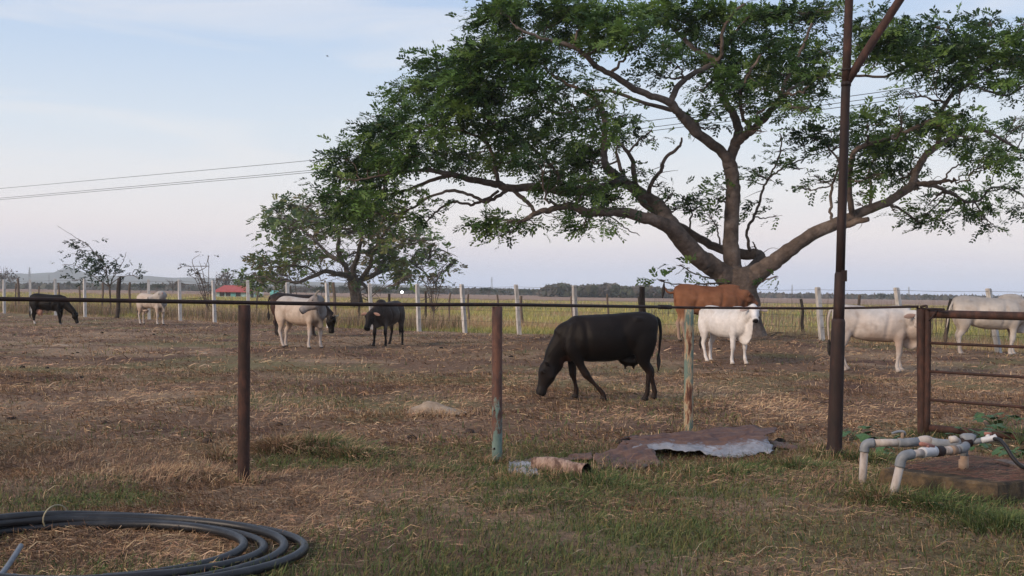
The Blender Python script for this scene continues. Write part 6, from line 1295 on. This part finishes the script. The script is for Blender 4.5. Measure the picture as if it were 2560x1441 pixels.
ft = [(8, 722, 60, 58, 420, GY, 'pinkish grey bare tree at the far left horizon', .7), (172, 722, 16, 22, 520, DG, 'small upright dark tree left of the sapling', 0), (85, 722, 50, 12, 700, OL, 'low far bush behind the second concrete post', 0), (115, 722, 40, 10, 800, OL, 'low far bush behind the third concrete post', 0), (225, 724, 50, 14, 700, OL, 'low far bush left of the dark timber post', 0), (352, 730, 46, 28, 380, DG, 'dark round tree just left of the post behind the licking cow', 0), (392, 730, 40, 26, 390, DG, 'dark round tree just right of the post behind the licking cow', 0), (432, 730, 56, 34, 400, GY, 'grey leafless tree left of the red roof', .4),
      (565, 716, 66, 46, 330, GY, 'bare grey tree rising behind the red roof', .75), (612, 716, 40, 36, 300, DG, 'dark leafy tree right of the red roof', 0), (700, 735, 60, 18, 330, OL, 'hedge like tree behind the teal tank', 0), (765, 736, 60, 22, 420, GY, 'grey tree under the left limb of the half bare tree', .3), (803, 736, 46, 28, 330, DG, 'dark domed tree left of the half bare trunk', 0), (852, 735, 40, 24, 500, OL, 'small tree right behind the half bare trunk', 0), (950, 733, 46, 22, 330, DG, 'dark domed tree left of the bright lamp', 0), (1022, 733, 60, 18, 420, DG, 'flat dark tree right of the bright lamp', 0), (1080, 734, 60, 16, 480, OL, 'low far tree behind the pale bare sapling', 0), (1180, 735, 60, 16, 600, GY, 'low grey tree left of the far pylon', .3), (1222, 736, 46, 22, 430, DG, 'dark domed tree below the far pylon', 0), (1262, 737, 34, 14, 560, OL, 'low far tree right of the far pylon', 0), (1310, 737, 40, 18, 520, DG, 'dark tree with two tips right of the middle steel post', 0), (1335, 737, 18, 16, 520, DG, 'small pointed tree left of the far wood', 0), (1250, 737, 20, 18, 500, DG, 'small pointed tree above the middle steel post', 0),
      (2205, 748, 46, 16, 560, DG, 'low dark far tree right of the tall rusty pole', 0), (2170, 747, 60, 8, 800, OL, 'very low far bush right of the tall rusty pole', 0), (2325, 750, 40, 16, 620, OL, 'low rounded far tree above the gate post', 0), (1405, 737, 44, 32, 480, OL, 'taller domed tree at the left end of the far wood', 0), (1412, 730, 16, 26, 470, DG, 'dark upright tree standing out of the far wood', 0), (1500, 738, 40, 26, 470, DG, 'dark tree in the middle of the far wood', 0)]
for i, (px, pyb, w_, h_, D, cols, lab, bare) in enumerate(ft): far_tree(px, pyb, w_, h_, D, cols, lab, 100 + i, bare)
# the far wood that reads as one mass
rng = np.random.RandomState(77)
def wood(name, px0, px1, prof, D0, D1, cols, label, n):
    px = rng.uniform(px0, px1, n); top = np.interp(px, [p[0] for p in prof], [p[1] for p in prof]) * (.7 + .6 * fbm(px * .06, px * 0, 91, 3)); D = rng.uniform(D0, D1, n)
    hor = 731 + .0125 * (px - CX); t = rng.rand(n) ** .8
    z = CAMZ * .5 + top * t * D / F * 1.0; X = (px - CX) / F * D; s = (.9 + 1.2 * rng.rand(n)) * (D / 500)
    p = np.stack([X, D, z], 1); a = rng.randn(n, 3); a /= np.linalg.norm(a, axis=1)[:, None]; b = np.cross(a, rng.randn(n, 3)); b /= np.linalg.norm(b, axis=1)[:, None]
    V = np.stack([p - a * s[:, None], p + b * s[:, None] * .7, p + a * s[:, None], p - b * s[:, None] * .7], 1).reshape(-1, 3)
    cl = (vn(px * .11, D * .02, 3) * len(cols)).astype(int).clip(0, len(cols) - 1); c = np.array(cols)[cl] * (.7 + .6 * rng.rand(n, 1))
    me = fast_mesh(name, V, np.arange(4 * n).reshape(-1, 4), None, np.repeat(c, 4, 0)); me.materials.append(M['leaf']); tag(link(bpy.data.objects.new(name, me)), label, 'wood', kind='stuff')
wood('far_wood', 1350, 1690, [(1350, 6), (1370, 16), (1400, 22), (1440, 18), (1480, 20), (1520, 22), (1570, 18), (1620, 22), (1660, 14), (1690, 8)], 440, 560, [(.095, .085, .068), (.06, .07, .042), (.13, .112, .095), (.08, .08, .055)], 'grey green far wood behind the near black cow', 5200)
wood('far_scrub', -300, 1360, [(-300, 6), (1360, 6)], 620, 800, [(.075, .066, .05), (.05, .055, .032), (.09, .078, .06)], 'low scrub line along the far edge of the plain', 5200)
wood('far_scrub_right', 1680, 2900, [(1680, 4), (2900, 4)], 700, 900, [(.085, .07, .055), (.06, .06, .04)], 'low scrub line at the right end of the plain', 2200)

# pylons
M['pylon'] = pm('grey_steel_lattice', [(.3, (.16, .17, .18)), (.7, (.24, .25, .26))], 1, .6, 0)
for (px, pyb, pyt, D, lab) in ((73, 722, 668, 1150, 'lattice pylon on the left horizon behind the second post'), (122, 722, 686, 1500, 'smaller lattice pylon on the left horizon'), (1229, 736, 693, 1250, 'lattice pylon standing over the dark domed tree'), (1980, 744, 712, 1500, 'faint pylon left of the tall rusty pole'), (2272, 748, 717, 1400, 'faint pylon above the gate')):
    a = P(px, pyb, D); t = P(px, pyt, D); H = t.z; root = empty('pylon', (a.x, a.y, 0)); tag(root, lab, 'pylon', 'pylons on the horizon')
    b_ = H * .085; mb = MB()
    for sx in (-1, 1):
        for sy in (-1, 1): tube(mb, [(sx * b_, sy * b_, 0), (sx * b_ * .3, sy * b_ * .3, H * .7), (sx * .1, sy * .1, H)], .13, 4)
    for i in range(8):
        z = H * i / 8; w_ = b_ * (1 - .98 * i / 8); w2 = b_ * (1 - .98 * (i + 1) / 8)
        for sy in (-1, 1): tube(mb, [(-w_, sy * w_, z), (w2, sy * w2, z + H / 8)], .09, 4); tube(mb, [(w_, sy * w_, z), (-w2, sy * w2, z + H / 8)], .09, 4)
    mb.build('mast', M['pylon'], root, False)
    for z in (.74, .84, .94): mb = MB(); tube(mb, [(-H * .09, 0, H * z), (0, 0, H * (z + .012)), (H * .09, 0, H * z)], .12, 4); mb.build('cross_arm', M['pylon'], root, False)

# overhead wires
for (y0, y810, y2070, y2560, lab) in ((472, 399, 249, 180, 'highest of the three overhead wires behind the spreading tree'), (496, 424, 262, 193, 'middle one of the three overhead wires behind the spreading tree'), (500, 429, 273, 205, 'lowest of the three overhead wires behind the spreading tree')):
    pts = []
    for px in np.linspace(-500, 3100, 40):
        py = np.interp(px, [-500, 0, 810, 2070, 2560, 3100], [y0 + 43, y0, y810, y2070, y2560, y2560 - 78]); D = 1 / np.interp(px, [-500, 3100], [1 / 150.0, 1 / 46.0]); pts.append(tuple(P(px, py, D)))
    pts = np.array(pts); pts[1:-1] = (pts[:-2] + pts[1:-1] * 2 + pts[2:]) / 4
    mb = MB(); tube(mb, pts, .017, 5, False); tag(mb.build('overhead_wire', M['black_rubber'], None, True, tuple(pts[0])), lab, 'wire', 'overhead wires')
# a bird
q = P(818, 141, 90); mb = MB(); tube(mb, crom(np.array([(-.16, 0, 0), (0, 0, .01), (.14, 0, .03), (.2, 0, .03)]), 4), [.01, .02, .035, .045, .05, .05, .045, .04, .04, .04, .03, .02, .005][:13], 7)
for s in (-1, 1): mb.add([(-.05, 0, .02), (.08, 0, .03), (.0, s * .22, .12), (-.1, s * .42, .04), (-.12, s * .24, .07)], [(0, 1, 2, 4), (2, 3, 4)])
o = mb.build('bird', M['black_rubber'], None); o.location = q; o.scale = (.55, .55, .55); o.rotation_euler = (.1, .2, .5); tag(o, 'tiny dark bird flying high in the sky', 'bird')
# dry grass caught round the sack
n = 420; q = G(1090, 1040); x = q.x + rs.randn(n) * .42; y = q.y - .12 + rs.randn(n) * .16; c = pick(STRAW, n); e0 = .4 + .9 * rs.rand(n)
stuff('sack_grass', 'dry grass tangled around the pale half buried sack', 'grass', [ribbons(x, y, .06 + .12 * rs.rand(n), .005 + .004 * rs.rand(n), rs.rand(n) * 6.283, e0, e0 - 1.0 * rs.rand(n), c * .85, c, None, .02)])

# ================================================================ evening haze
mb = MB(); box(mb, (0, 1960, 34.5), 3600, 2060, 40.5)
o = mb.build('haze', None, None, False)
m = bpy.data.materials.new('evening_haze'); m.use_nodes = True; n = m.node_tree; n.nodes.remove(n.nodes['Principled BSDF'])
pv = n.nodes.new('ShaderNodeVolumePrincipled'); pv.inputs['Color'].default_value = (.86, .93, 1.0, 1); pv.inputs['Density'].default_value = .00025; pv.inputs['Anisotropy'].default_value = 0.0
n.links.new(pv.outputs[0], n.nodes['Material Output'].inputs['Volume'])
o.data.materials.append(m); tag(o, 'thin bluish evening haze over the plain', 'haze', kind='stuff')
